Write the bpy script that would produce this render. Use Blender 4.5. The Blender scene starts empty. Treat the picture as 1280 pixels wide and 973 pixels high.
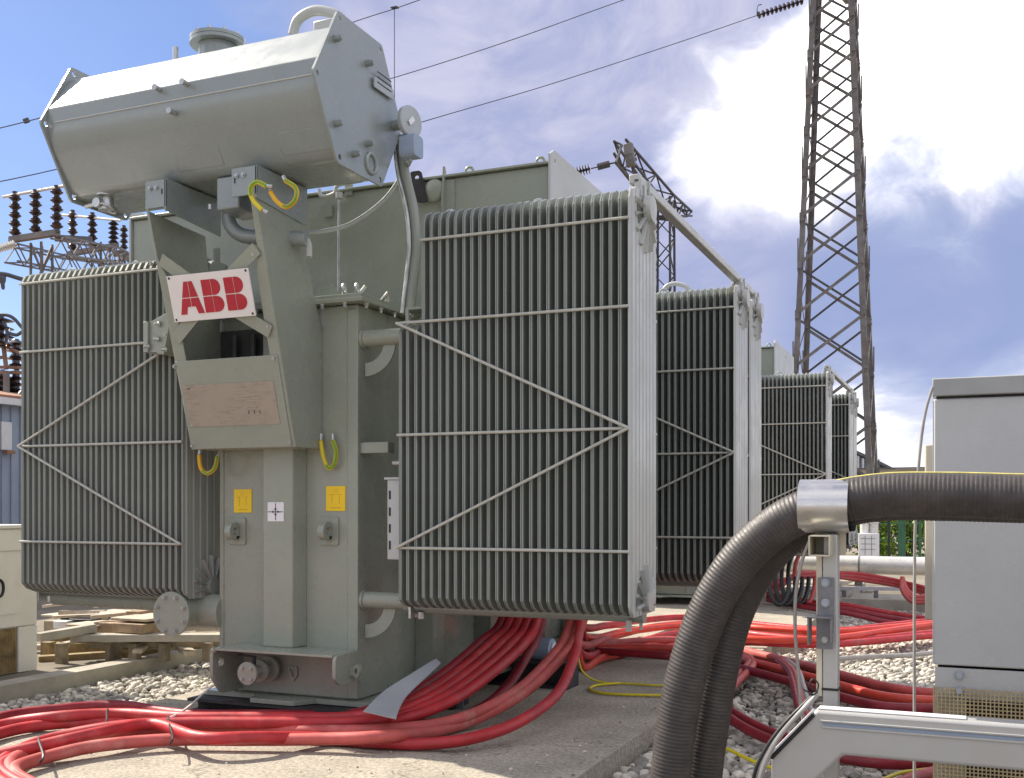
import bpy, bmesh, math, random
import numpy as np
from math import sin, cos, pi, radians, sqrt
from mathutils import Vector, Matrix
from mathutils.geometry import tessellate_polygon

random.seed(7)
rng = np.random.default_rng(7)
S = bpy.context.scene
COL = S.collection
V = Vector

# ------------------------------------------------------------------ camera
FPX, CX, HY, EYE, TH = 1340.0, 640.0, 634.0, 1.3, radians(23.1)
CT, ST = cos(TH), sin(TH)
cam = bpy.data.objects.new('camera', bpy.data.cameras.new('camera'))
COL.objects.link(cam)
cam.location = (0, 0, EYE)
cam.rotation_euler = (pi / 2, 0, TH)
cam.data.sensor_width = 36
cam.data.lens = FPX / 1280 * 36
cam.data.shift_y = (HY - 486.5) / 1280
cam.data.clip_start = 0.05
cam.data.clip_end = 3000
S.camera = cam

# ------------------------------------------------------------------ light and sky
SUN = V((-1.04, 0.175, 1.0)).normalized()
S.view_settings.view_transform = 'Standard'
S.view_settings.look = 'None'
S.view_settings.exposure = 0.92
S.view_settings.gamma = 1
S.view_settings.use_curve_mapping = False
sl = bpy.data.lights.new('sun', 'SUN')
sl.energy = 4.4
sl.angle = radians(0.5)
sl.color = (1.0, 0.92, 0.79)
so = bpy.data.objects.new('sun', sl)
COL.objects.link(so)
so.rotation_euler = SUN.to_track_quat('Z', 'Y').to_euler()


class NT:
    """small helper to wire shader nodes"""
    def __init__(s, tree):
        s.t = tree
        s.n = tree.nodes
        s.l = tree.links

    def node(s, typ, **kw):
        n = s.n.new(typ)
        for k, v in kw.items():
            setattr(n, k, v)
        return n

    def link(s, a, b):
        s.l.new(a, b)

    def setin(s, sock, v):
        if hasattr(v, 'is_output') or isinstance(v, bpy.types.NodeSocket):
            s.l.new(v, sock)
        else:
            sock.default_value = v

    def math(s, op, a, b=0.0, c=0.0, clamp=False):
        n = s.node('ShaderNodeMath', operation=op, use_clamp=clamp)
        for i, v in enumerate((a, b, c)):
            s.setin(n.inputs[i], v)
        return n.outputs[0]

    def vmath(s, op, a, b=None):
        n = s.node('ShaderNodeVectorMath', operation=op)
        s.setin(n.inputs[0], a)
        if b is not None:
            s.setin(n.inputs[1], b)
        return n.outputs['Value'] if op in ('DOT_PRODUCT', 'LENGTH') else n.outputs[0]

    def noise(s, vec, scale, detail=4, rough=0.55, dist=0.0):
        n = s.node('ShaderNodeTexNoise')
        s.setin(n.inputs['Vector'], vec)
        n.inputs['Scale'].default_value = scale
        n.inputs['Detail'].default_value = detail
        n.inputs['Roughness'].default_value = rough
        n.inputs['Distortion'].default_value = dist
        return n.outputs['Fac']

    def rng(s, v, a, b, c=0.0, d=1.0, smooth=True):
        n = s.node('ShaderNodeMapRange')
        n.interpolation_type = 'SMOOTHSTEP' if smooth else 'LINEAR'
        s.setin(n.inputs['Value'], v)
        n.inputs['From Min'].default_value = a
        n.inputs['From Max'].default_value = b
        n.inputs['To Min'].default_value = c
        n.inputs['To Max'].default_value = d
        return n.outputs['Result']

    def mix(s, f, a, b, blend='MIX'):
        n = s.node('ShaderNodeMix', data_type='RGBA', blend_type=blend)
        s.setin(n.inputs[0], f)
        for sock, v in ((n.inputs[6], a), (n.inputs[7], b)):
            if isinstance(v, (tuple, list)):
                sock.default_value = (v[0], v[1], v[2], 1)
            else:
                s.setin(sock, v)
        return n.outputs[2]


def ray(px, py):
    """world direction (forward component 1) through a photo pixel"""
    a, b = (px - CX) / FPX, (HY - py) / FPX
    return V((CT * a - ST, ST * a + CT, b))


def at_d(px, py, d):
    return V((0, 0, EYE)) + ray(px, py) * d


def at_y(px, py, Y):
    r = ray(px, py)
    return V((0, 0, EYE)) + r * (Y / r.y)


def at_x(px, py, X):
    r = ray(px, py)
    return V((0, 0, EYE)) + r * (X / r.x)


def at_z(px, py, Z):
    r = ray(px, py)
    return V((0, 0, EYE)) + r * ((Z - EYE) / r.z)


W = bpy.data.worlds.new('World')
S.world = W
W.use_nodes = True
nt = NT(W.node_tree)
nt.n.clear()
sky = nt.node('ShaderNodeTexSky')
sky.sky_type = 'NISHITA'
sky.sun_disc = False
sky.sun_elevation = math.asin(SUN.z)
sky.sun_rotation = math.atan2(SUN.x, SUN.y)
sky.altitude = 200
sky.air_density = 1.0
sky.dust_density = 0.6
sky.ozone_density = 1.4
tc = nt.node('ShaderNodeTexCoord').outputs['Generated']
d = nt.vmath('NORMALIZE', tc)
st = nt.vmath('MULTIPLY', d, (1.0, 1.0, 1.7))
warp = nt.node('ShaderNodeTexNoise')
nt.link(st, warp.inputs['Vector'])
warp.inputs['Scale'].default_value = 2.4
warp.inputs['Detail'].default_value = 3
wv = nt.vmath('SCALE', warp.outputs['Color'])
wv.node.inputs['Scale'].default_value = 0.5
st2 = nt.vmath('ADD', st, wv)
n1 = nt.noise(st2, 3.2, 8, 0.56)
n2 = nt.noise(nt.vmath('ADD', st2, (3.7, 1.2, 5.1)), 2.6, 7, 0.55)
n3 = nt.noise(nt.vmath('ADD', st2, (8.3, 2.2, 1.1)), 7.0, 6, 0.6)


def blob(px, py, ang, w):
    c = ray(px, py).normalized()
    dp = nt.vmath('DOT_PRODUCT', d, (c.x, c.y, c.z))
    return nt.math('MULTIPLY', nt.rng(dp, cos(radians(ang)), 1.0), w)


def addall(first, *more):
    o = first
    for m in more:
        o = nt.math('ADD', o, m)
    return o


sepz = nt.node('ShaderNodeSeparateXYZ')
nt.link(d, sepz.inputs[0])
dz = sepz.outputs[2]
thin = nt.rng(addall(n2, blob(760, 240, 24, 0.34), blob(60, 60, 24, -0.22)), 0.34, 0.70, 0.05, 0.95)
white = nt.rng(addall(n1, 0.06, blob(940, 150, 8, 0.26), blob(1180, 120, 10, 0.36), blob(890, 380, 9, -0.20), blob(1180, 490, 8, 0.16), blob(760, 60, 8, -0.10), blob(960, 0, 4, -0.14),
                      blob(1190, 345, 7, -0.30), blob(330, 60, 30, -0.34)), 0.42, 0.78)
grey = nt.rng(addall(n3, blob(1200, 345, 11, 0.42), blob(900, 330, 10, 0.12), blob(1060, 560, 10, 0.10)), 0.58, 0.95, 0.0, 0.8)
skyc = nt.mix(1.0, sky.outputs[0], (0.50, 0.54, 0.68), 'MULTIPLY')
c = nt.mix(thin, skyc, nt.mix(nt.rng(n3, 0.34, 0.66), (1.9, 2.1, 3.25), (3.1, 3.1, 3.9)))
n4 = nt.noise(nt.vmath('ADD', st2, (1.3, 6.2, 2.1)), 5.0, 7, 0.6)
c = nt.mix(white, c, nt.mix(nt.rng(nt.math('ADD', n4, nt.math('MULTIPLY', white, 0.14)), 0.42, 0.66), (4.0, 4.0, 4.6), (10.5, 10.2, 9.8)))
c = nt.mix(grey, c, (1.35, 1.75, 3.1))
hz = nt.rng(dz, 0.0, 0.11, 0.75, 0.0)
c = nt.mix(hz, c, (3.1, 3.1, 3.5))
bg = nt.node('ShaderNodeBackground')
nt.link(c, bg.inputs[0])
bg.inputs[1].default_value = 0.115
wo = nt.node('ShaderNodeOutputWorld')
nt.link(bg.outputs[0], wo.inputs[0])

# ------------------------------------------------------------------ materials
M = {}


def mat(name, base, rough=0.5, metal=0.0, var=0.12, scale=6.0, bump=0.0, bscale=60.0, spec=0.5, coat=0.0, dirt=None, dirt_amt=0.0,
        dirt_scale=3.0, island=0.0, streak=False, objspace=False, speck=0.0):
    m = bpy.data.materials.new(name)
    m.use_nodes = True
    n = NT(m.node_tree)
    b = n.n['Principled BSDF']
    pos = n.node('ShaderNodeNewGeometry').outputs['Position']
    if objspace:
        pos = n.node('ShaderNodeTexCoord').outputs['Object']
    f = n.noise(pos, scale, 5, 0.6)
    lo = tuple(max(0, x * (1 - var)) for x in base)
    hi = tuple(x * (1 + var) for x in base)
    col = n.mix(n.rng(f, 0.3, 0.7), lo, hi)
    if island > 0:
        g = n.node('ShaderNodeNewGeometry').outputs['Random Per Island']
        col = n.mix(1.0, col, n.mix(g, (1 - island,) * 3, (1 + island, 1 + island * 0.95, 1 + island * 0.85)), 'MULTIPLY')
    if dirt:
        v = pos
        if streak:
            v = n.vmath('MULTIPLY', pos, (1, 1, 0.12))
        df = n.rng(n.noise(v, dirt_scale, 7, 0.65), 0.52, 0.78, 0.0, dirt_amt)
        col = n.mix(df, col, dirt)
    if speck:
        sp = n.rng(n.noise(pos, 42, 8, 0.75), 0.36, 0.60)
        col = n.mix(1.0, col, n.mix(sp, (1 - speck,) * 3, (1 + speck * 0.35,) * 3), 'MULTIPLY')
    if name == 'concrete':
        vo = n.node('ShaderNodeTexVoronoi', feature='DISTANCE_TO_EDGE')
        wv_ = n.node('ShaderNodeTexNoise')
        n.link(pos, wv_.inputs['Vector'])
        wv_.inputs['Scale'].default_value = 3.0
        wv_.inputs['Detail'].default_value = 5
        ad = n.vmath('ADD', pos, wv_.outputs['Color'])
        n.link(ad, vo.inputs['Vector'])
        vo.inputs['Scale'].default_value = 0.42
        cr = n.rng(vo.outputs['Distance'], 0.0015, 0.006, 0.45, 0.0)
        col = n.mix(cr, col, (0.10, 0.09, 0.075))
        stn = n.rng(n.noise(pos, 0.9, 5, 0.6), 0.56, 0.70, 0.0, 0.35)
        col = n.mix(stn, col, (0.20, 0.175, 0.145))
    n.link(col, b.inputs['Base Color'])
    rr = n.rng(n.noise(pos, scale * 2.3, 4), 0.3, 0.7, max(0.02, rough - 0.08), min(1, rough + 0.08))
    n.link(rr, b.inputs['Roughness'])
    b.inputs['Metallic'].default_value = metal
    b.inputs['Specular IOR Level'].default_value = spec
    if coat:
        b.inputs['Coat Weight'].default_value = coat
        b.inputs['Coat Roughness'].default_value = 0.27
    if bump:
        bn = n.node('ShaderNodeBump')
        bn.inputs['Strength'].default_value = bump
        bn.inputs['Distance'].default_value = 0.01
        n.link(n.noise(pos, bscale, 6, 0.65), bn.inputs['Height'])
        n.link(bn.outputs[0], b.inputs['Normal'])
    M[name] = m
    return m


mat('paint', (0.278, 0.300, 0.248), 0.28, var=0.05, scale=3.0, bump=0.05, bscale=120, dirt=(0.20, 0.20, 0.16), dirt_amt=0.14, dirt_scale=2.2, streak=True)
mat('conservator_paint', (0.235, 0.268, 0.264), 0.28, coat=0.8, var=0.04, scale=3.0, bump=0.05, bscale=120, dirt=(0.20, 0.19, 0.15), dirt_amt=0.15)
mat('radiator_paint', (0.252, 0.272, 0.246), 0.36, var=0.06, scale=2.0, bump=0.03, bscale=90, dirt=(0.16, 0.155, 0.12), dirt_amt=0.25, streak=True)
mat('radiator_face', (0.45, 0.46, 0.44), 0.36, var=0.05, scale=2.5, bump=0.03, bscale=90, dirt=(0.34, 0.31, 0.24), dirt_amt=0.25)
mat('zinc', (0.50, 0.51, 0.50), 0.38, metal=0.75, var=0.15, scale=14, dirt=(0.3, 0.28, 0.24), dirt_amt=0.2)
mat('bolt_zinc', (0.45, 0.46, 0.45), 0.35, metal=0.7, var=0.1, scale=30)
mat('rod_paint', (0.42, 0.42, 0.37), 0.35, var=0.08, scale=12)
mat('dark_steel', (0.030, 0.028, 0.030), 0.75, var=0.3, scale=9, bump=0.2, dirt=(0.09, 0.06, 0.04), dirt_amt=0.5)
mat('black', (0.012, 0.012, 0.013), 0.5, var=0.2)
mat('rubber', (0.043, 0.036, 0.034), 0.52, var=0.25, scale=22, bump=0.15, bscale=200, dirt=(0.13, 0.108, 0.088), dirt_amt=0.35, dirt_scale=5, spec=0.6)
mat('steel_sleeve', (0.58, 0.57, 0.56), 0.30, metal=0.95, var=0.03, scale=5)
mat('aluminium', (0.47, 0.465, 0.445), 0.38, metal=0.30, var=0.03, scale=5, dirt=(0.40, 0.38, 0.33), dirt_amt=0.15, dirt_scale=3)
mat('galvanised', (0.20, 0.20, 0.21), 0.45, metal=0.25, var=0.18, scale=25, dirt=(0.25, 0.22, 0.19), dirt_amt=0.2)
mat('cream_steel', (0.60, 0.55, 0.42), 0.5, var=0.08, scale=8, dirt=(0.34, 0.28, 0.18), dirt_amt=0.3)
mat('red_cable', (0.42, 0.022, 0.028), 0.50, var=0.18, scale=7, bump=0.08, bscale=120, dirt=(0.52, 0.20, 0.17), dirt_amt=0.5, dirt_scale=4.5)
mat('sunlit_dusty_cable', (0.47, 0.085, 0.075), 0.58, var=0.15, scale=7, bump=0.08, bscale=120, dirt=(0.56, 0.30, 0.25), dirt_amt=0.6, dirt_scale=4.0)  # dust and sunlit tone both put into this paler red
mat('shaded_red_cable', (0.24, 0.010, 0.020), 0.5, var=0.2, scale=7, bump=0.08, bscale=120, dirt=(0.30, 0.09, 0.08), dirt_amt=0.5, dirt_scale=4.5)  # red darkened to carry the shade on these strands
mat('orange_cable', (0.62, 0.055, 0.030), 0.42, var=0.12, scale=7, bump=0.06, bscale=120, dirt=(0.6, 0.22, 0.16), dirt_amt=0.4)
mat('yellow_wire', (0.62, 0.50, 0.015), 0.45, var=0.08)
mat('strip_yellow', (0.60, 0.53, 0.16), 0.5, var=0.15, scale=30)
mat('sheet_grey', (0.36, 0.37, 0.39), 0.45, var=0.04, scale=5)
mat('green_wire', (0.14, 0.32, 0.03), 0.45, var=0.08)
mat('amber_wire', (0.72, 0.40, 0.012), 0.45, var=0.08)
mat('grey_wire', (0.33, 0.31, 0.29), 0.5, var=0.12, scale=20)
mat('white_wire', (0.66, 0.63, 0.57), 0.5, var=0.08)
mat('clear_pipe', (0.38, 0.41, 0.40), 0.3, var=0.06)
mat('line_wire', (0.06, 0.065, 0.085), 0.5, var=0.1)
mat('concrete', (0.415, 0.372, 0.305), 0.9, var=0.14, scale=2.5, bump=1.0, bscale=55, spec=0.2, dirt=(0.26, 0.245, 0.215), dirt_amt=0.45, dirt_scale=1.9, speck=0.35)
mat('kerb_concrete', (0.40, 0.37, 0.31), 0.9, var=0.14, scale=4, bump=0.5, bscale=60, spec=0.2, dirt=(0.25, 0.23, 0.19), dirt_amt=0.5)
mat('pebble', (0.45, 0.42, 0.37), 0.75, var=0.18, scale=25, bump=0.15, bscale=150, spec=0.3, island=0.55)
mat('yard', (0.20, 0.175, 0.14), 0.92, var=0.2, scale=1.2, bump=0.5, bscale=30, spec=0.15, dirt=(0.16, 0.14, 0.11), dirt_amt=0.6, dirt_scale=0.8)
mat('gravel_bed', (0.13, 0.12, 0.105), 0.95, var=0.4, scale=30, bump=0.8, bscale=60, spec=0.1)
mat('soil', (0.24, 0.21, 0.165), 0.95, var=0.25, scale=0.6, bump=0.5, bscale=20, spec=0.1, dirt=(0.14, 0.13, 0.10), dirt_amt=0.5, dirt_scale=0.3)
mat('cabinet_grey', (0.47, 0.48, 0.475), 0.28, var=0.03, scale=4, bump=0.03, bscale=140, dirt=(0.36, 0.34, 0.29), dirt_amt=0.15)
mat('cabinet_cap', (0.33, 0.34, 0.335), 0.5, var=0.05)
mat('cabinet_white', (0.70, 0.685, 0.62), 0.5, var=0.05, scale=3, dirt=(0.42, 0.37, 0.27), dirt_amt=0.3)
mat('cabinet_beige', (0.46, 0.43, 0.35), 0.5, var=0.04, scale=4)
mat('brass_mesh', (0.47, 0.38, 0.22), 0.45, metal=0.35, var=0.15, scale=20)
mat('rust_mesh', (0.26, 0.185, 0.085), 0.7, var=0.35, scale=9, dirt=(0.15, 0.09, 0.04), dirt_amt=0.5)
mat('sign_white', (0.74, 0.70, 0.68), 0.4, var=0.03)
mat('sign_red', (0.42, 0.012, 0.030), 0.4, var=0.05)
mat('sticker_yellow', (0.82, 0.56, 0.004), 0.42, var=0.03)
mat('sticker_print', (0.60, 0.34, 0.01), 0.5, var=0.03)
mat('paper_white', (0.72, 0.72, 0.74), 0.5, var=0.03)
mat('gauge_grey', (0.36, 0.39, 0.42), 0.35, var=0.05)
mat('gauge_blue', (0.27, 0.34, 0.45), 0.4, var=0.05)
mat('insulator', (0.034, 0.022, 0.022), 0.22, var=0.2, scale=12, spec=0.7)
mat('lattice', (0.155, 0.142, 0.136), 0.6, metal=0.2, var=0.25, scale=3, dirt=(0.22, 0.12, 0.07), dirt_amt=0.6, dirt_scale=1.6)
mat('lattice_dark', (0.06, 0.058, 0.06), 0.6, metal=0.2, var=0.25, scale=3, dirt=(0.16, 0.11, 0.08), dirt_amt=0.4)
mat('wood', (0.33, 0.235, 0.15), 0.8, var=0.25, scale=9, bump=0.3, bscale=40, dirt=(0.24, 0.15, 0.08), dirt_amt=0.5, island=0.2)
mat('pale_wood', (0.46, 0.39, 0.30), 0.8, var=0.2, scale=9, bump=0.3, bscale=40, dirt=(0.36, 0.26, 0.16), dirt_amt=0.4)
mat('old_timber', (0.27, 0.22, 0.15), 0.85, var=0.3, scale=7, bump=0.3, bscale=40, dirt=(0.14, 0.11, 0.07), dirt_amt=0.5)
mat('wall_blue', (0.22, 0.26, 0.34), 0.6, var=0.08, scale=2, dirt=(0.17, 0.18, 0.2), dirt_amt=0.3, streak=True)
mat('roof_rust', (0.24, 0.12, 0.07), 0.75, var=0.25, scale=3)
mat('rust_bar', (0.20, 0.12, 0.085), 0.75, var=0.3, scale=5)
mat('fascia', (0.52, 0.52, 0.54), 0.6, var=0.1, scale=3)
mat('far_wall', (0.38, 0.33, 0.25), 0.85, var=0.12, scale=0.5)
mat('far_roof', (0.10, 0.10, 0.11), 0.8, var=0.15)
mat('far_glass', (0.20, 0.24, 0.28), 0.15, var=0.2, scale=0.8, spec=0.8)
mat('insul_pipe', (0.68, 0.66, 0.63), 0.33, metal=0.25, var=0.08, scale=6)
mat('leaf', (0.15, 0.24, 0.015), 0.55, var=0.3, scale=2.5, island=0.45, spec=0.3)
mat('leaf_dark', (0.05, 0.095, 0.018), 0.55, var=0.3, scale=1.5, island=0.4, spec=0.3)
mat('bark', (0.12, 0.09, 0.06), 0.9, var=0.3)
mat('fence_green', (0.05, 0.15, 0.08), 0.5, var=0.15)
mat('shade_print_grey', (0.045, 0.05, 0.048), 0.5, var=0.2)  # near-black for the bracket's painted shade, shared with the nameplate print
mat('groove_shade', (0.12, 0.125, 0.11), 0.5, var=0.1)  # darker grey carrying the shade between the star rays
mat('inside_dark', (0.018, 0.017, 0.016), 0.8, var=0.2)

# nameplate: flat engraved print on a pale plate
m = bpy.data.materials.new('nameplate_print')
m.use_nodes = True
n = NT(m.node_tree)
b = n.n['Principled BSDF']
oc = n.node('ShaderNodeTexCoord').outputs['Object']
rows = n.noise(n.vmath('MULTIPLY', oc, (10, 10, 190)), 1.0, 2)
chars = n.noise(n.vmath('MULTIPLY', oc, (420, 60, 170)), 1.0, 2)
blk = n.rng(n.noise(oc, 9, 2), 0.42, 0.58)
txt = n.math('MULTIPLY', n.math('MULTIPLY', n.rng(rows, 0.48, 0.56), n.rng(chars, 0.46, 0.56)), blk)
n.link(n.mix(n.math('MULTIPLY', txt, 0.6), n.mix(n.noise(oc, 5, 3), (0.335, 0.285, 0.232), (0.385, 0.33, 0.275)), (0.13, 0.10, 0.085)), b.inputs['Base Color'])
b.inputs['Roughness'].default_value = 0.4
b.inputs['Metallic'].default_value = 0.2
M['nameplate_print'] = m

# ------------------------------------------------------------------ mesh helpers
WL = {}       # world location of every object made here
MESHES = {}


class MB:
    def __init__(s):
        s.v, s.f = [], []

    def add(s, vs, fs):
        o = len(s.v)
        s.v += [V(p) for p in vs]
        s.f += [tuple(i + o for i in f) for f in fs]
        return s

    def box(s, a, b):
        x0, y0, z0 = (min(a[i], b[i]) for i in range(3))
        x1, y1, z1 = (max(a[i], b[i]) for i in range(3))
        return s.add([(x0, y0, z0), (x1, y0, z0), (x1, y1, z0), (x0, y1, z0), (x0, y0, z1), (x1, y0, z1), (x1, y1, z1), (x0, y1, z1)],
                     [(0, 3, 2, 1), (4, 5, 6, 7), (0, 1, 5, 4), (1, 2, 6, 5), (2, 3, 7, 6), (3, 0, 4, 7)])

    def bar(s, p, q, w, h=None, up=(0, 0, 1)):
        """rectangular bar from p to q"""
        h = h or w
        p, q = V(p), V(q)
        t = (q - p).normalized()
        u = V(up)
        if abs(t.dot(u)) > 0.98:
            u = V((0, 1, 0))
        r = t.cross(u).normalized()
        u = r.cross(t)
        vs = [c + r * (w / 2 * i) + u * (h / 2 * j) for c in (p, q) for (i, j) in ((-1, -1), (1, -1), (1, 1), (-1, 1))]
        return s.add(vs, [(0, 1, 2, 3), (7, 6, 5, 4), (4, 5, 1, 0), (5, 6, 2, 1), (6, 7, 3, 2), (7, 4, 0, 3)])

    def angle(s, p, q, w, t, ux, uy):
        """L section from p to q with flanges along ux and uy"""
        p, q, ux, uy = V(p), V(q), V(ux), V(uy)
        prof = [(0, 0), (w, 0), (w, t), (t, t), (t, w), (0, w)]
        vs = [c + ux * a + uy * b for c in (p, q) for a, b in prof]
        k = 6
        fs = [(i, (i + 1) % k, k + (i + 1) % k, k + i) for i in range(k)]
        fs += [(3, 2, 1, 0), (5, 4, 3, 0), (6, 7, 8, 9), (6, 9, 10, 11)]
        return s.add(vs, fs)

    def tube(s, pts, r, n=10, caps=True):
        pts = [V(p) for p in pts]
        rr = r if isinstance(r, (list, tuple)) else [r] * len(pts)
        t0 = (pts[1] - pts[0]).normalized()
        u = V((0, 0, 1)) if abs(t0.z) < 0.9 else V((1, 0, 0))
        u = (u - t0 * u.dot(t0)).normalized()
        vs = []
        for i, p in enumerate(pts):
            t = (pts[min(i + 1, len(pts) - 1)] - pts[max(i - 1, 0)]).normalized()
            u = (u - t * u.dot(t)).normalized()
            w = t.cross(u)
            for k in range(n):
                a = 2 * pi * k / n
                vs.append(p + (u * cos(a) + w * sin(a)) * rr[i])
        fs = []
        for i in range(len(pts) - 1):
            for k in range(n):
                k2 = (k + 1) % n
                fs.append((i * n + k, i * n + k2, (i + 1) * n + k2, (i + 1) * n + k))
        if caps:
            fs.append(tuple(range(n - 1, -1, -1)))
            fs.append(tuple((len(pts) - 1) * n + k for k in range(n)))
        return s.add(vs, fs)

    def cyl(s, p, q, r, n=16, r2=None):
        return s.tube([p, q], [r, r2 if r2 is not None else r], n)

    def rings(s, prof, c, axis=(0, 0, 1), n=16):
        """lathe: prof = [(radius, height)], around axis through c"""
        c, ax = V(c), V(axis).normalized()
        u = ax.orthogonal().normalized()
        w = ax.cross(u)
        vs = [c + ax * h + (u * cos(2 * pi * k / n) + w * sin(2 * pi * k / n)) * r for r, h in prof for k in range(n)]
        fs = [(i * n + k, i * n + (k + 1) % n, (i + 1) * n + (k + 1) % n, (i + 1) * n + k) for i in range(len(prof) - 1) for k in range(n)]
        fs.append(tuple(range(n - 1, -1, -1)))
        fs.append(tuple((len(prof) - 1) * n + k for k in range(n)))
        return s.add(vs, fs)

    def prism(s, outer, fn, t0, t1, holes=()):
        """flat plate: 2D outline (and holes) placed by fn(u, v, t), thickness t0..t1"""
        loops = [list(outer)] + [list(h) for h in holes]
        flat = [p for l in loops for p in l]
        tris = tessellate_polygon([[V((p[0], p[1], 0)) for p in l] for l in loops])
        k = len(flat)
        vs = [fn(p[0], p[1], t0) for p in flat] + [fn(p[0], p[1], t1) for p in flat]
        fs = []
        for t in tris:
            fs.append(tuple(t))
            fs.append(tuple(i + k for i in reversed(t)))
        o = 0
        for l in loops:
            m_ = len(l)
            fs += [(o + i, o + (i + 1) % m_, k + o + (i + 1) % m_, k + o + i) for i in range(m_)]
            o += m_
        return s.add(vs, fs)

    def torus(s, c, R, r, axis, n=20, k=8, a0=0, a1=2 * pi):
        c, ax = V(c), V(axis).normalized()
        u = ax.orthogonal().normalized()
        w = ax.cross(u)
        full = abs(a1 - a0 - 2 * pi) < 1e-6
        pts = [c + (u * cos(a0 + (a1 - a0) * i / n) + w * sin(a0 + (a1 - a0) * i / n)) * R for i in range(n + 1)]
        return s.tube(pts, r, k, caps=not full)

    def build(s, name, material, parent=None, org=None, smooth=30, bevel=0.0, seg=2, kind=None):
        pl = WL[parent.name] if parent else V((0, 0, 0))
        if org is None:
            if parent:
                org = pl
            else:
                org = V((sum(v.x for v in s.v) / len(s.v), sum(v.y for v in s.v) / len(s.v), min(v.z for v in s.v)))
        org = V(org)
        me = bpy.data.meshes.new(name)
        me.from_pydata([v - org for v in s.v], [], s.f)
        bm = bmesh.new()
        bm.from_mesh(me)
        bmesh.ops.recalc_face_normals(bm, faces=bm.faces)
        bm.to_mesh(me)
        bm.free()
        me.materials.append(M[material])
        if smooth:
            me.polygons.foreach_set('use_smooth', [True] * len(me.polygons))
            me.set_sharp_from_angle(angle=radians(smooth))
        return link(name, me, parent, org, bevel, seg, kind)


def link(name, me, parent=None, org=(0, 0, 0), bevel=0.0, seg=2, kind=None):
    o = bpy.data.objects.new(name, me)
    COL.objects.link(o)
    org = V(org)
    o.location = org - (WL[parent.name] if parent else V((0, 0, 0)))
    if parent:
        o.parent = parent
    WL[o.name] = org
    if bevel:
        b_ = o.modifiers.new('bevel', 'BEVEL')
        b_.width = bevel
        b_.segments = seg
        b_.limit_method = 'ANGLE'
        b_.angle_limit = radians(40)
    if kind:
        o['kind'] = kind
    return o


def thing(name, label, cat, loc, group=None):
    o = bpy.data.objects.new(name, None)
    COL.objects.link(o)
    o.location = loc
    o.empty_display_size = 0.2
    WL[o.name] = V(loc)
    return tag(o, label, cat, group)


def tag(o, label, cat, group=None):
    o['label'] = label
    o['category'] = cat
    if group:
        o['group'] = group
    return o


def kids(o):
    return [c for c in KID.get(o.name, [])]


def copy_tree(o, parent=None, shift=V((0, 0, 0)), skip=()):
    c = o.copy()
    COL.objects.link(c)
    WL[c.name] = WL[o.name] + shift
    if parent:
        c.parent = parent
    else:
        c.location = V(o.location) + shift
    for ch in [x for x in COL.objects if x.parent == o]:
        if ch.name.split('.')[0] in skip:
            continue
        copy_tree(ch, c, shift, skip)
    return c


def spline(P, k=8):
    P = [V(p) for p in P]
    out = []
    for i in range(len(P) - 1):
        p0, p1, p2, p3 = P[max(i - 1, 0)], P[i], P[i + 1], P[min(i + 2, len(P) - 1)]
        for j in range(k):
            t = j / k
            out.append(0.5 * ((2 * p1) + (p2 - p0) * t + (2 * p0 - 5 * p1 + 4 * p2 - p3) * t * t + (3 * p1 - p0 - 3 * p2 + p3) * t ** 3))
    out.append(P[-1])
    return out


def circle(cx, cy, r, n=14, sx=1.0):
    return [(cx + r * sx * cos(2 * pi * i / n), cy + r * sin(2 * pi * i / n)) for i in range(n)]


def rounded(pts, r, seg=4):
    """round the corners of a 2D polygon"""
    out, n_ = [], len(pts)
    rr = r if isinstance(r, (list, tuple)) else [r] * n_
    for i in range(n_):
        p, a, b_ = V(pts[i]), V(pts[i - 1]), V(pts[(i + 1) % n_])
        if rr[i] <= 0:
            out.append(tuple(p))
            continue
        ua, ub = (a - p).normalized(), (b_ - p).normalized()
        q0, q1 = p + ua * rr[i], p + ub * rr[i]
        for j in range(seg + 1):
            t = j / seg
            out.append(tuple(q0 * (1 - t) ** 2 + p * 2 * t * (1 - t) + q1 * t * t))
    return out


def YZ(x0=0.0):
    return lambda u, v, t: V((t, u, v))     # outline in y-z, thickness along x


def XZ():
    return lambda u, v, t: V((u, t, v))     # outline in x-z, thickness along y


def XY():
    return lambda u, v, t: V((u, v, t))


BOLT = {}


def bolt(parent, p, axis=(0, -1, 0), r=0.014, h=0.016, material='bolt_zinc', name='bolt'):
    """hexagon bolt head with washer, shared mesh per size and direction"""
    key = (tuple(round(a, 3) for a in axis), r, h, material)
    if key not in BOLT:
        mb = MB()
        ax = V(axis).normalized()
        mb.cyl(V((0, 0, 0)), ax * h * 0.25, r * 1.25, 10)
        mb.cyl(ax * h * 0.25, ax * h, r * 0.85, 6)
        o = mb.build(name, material, parent, org=V((0, 0, 0)), smooth=30)
        BOLT[key] = o.data
        o.location = V(p) - WL[parent.name]
        WL[o.name] = V(p)
        return o
    return link(name, BOLT[key], parent, p)


# ------------------------------------------------------------------ ground and setting
def structure(o):
    o['kind'] = 'structure'
    return o


g = MB()
g.add([(-900, -300, -0.15), (900, -300, -0.15), (900, 1500, -0.15), (-900, 1500, -0.15)], [(0, 1, 2, 3)])
structure(g.build('ground', 'soil', org=(0, 0, -0.15), smooth=0))


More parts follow.
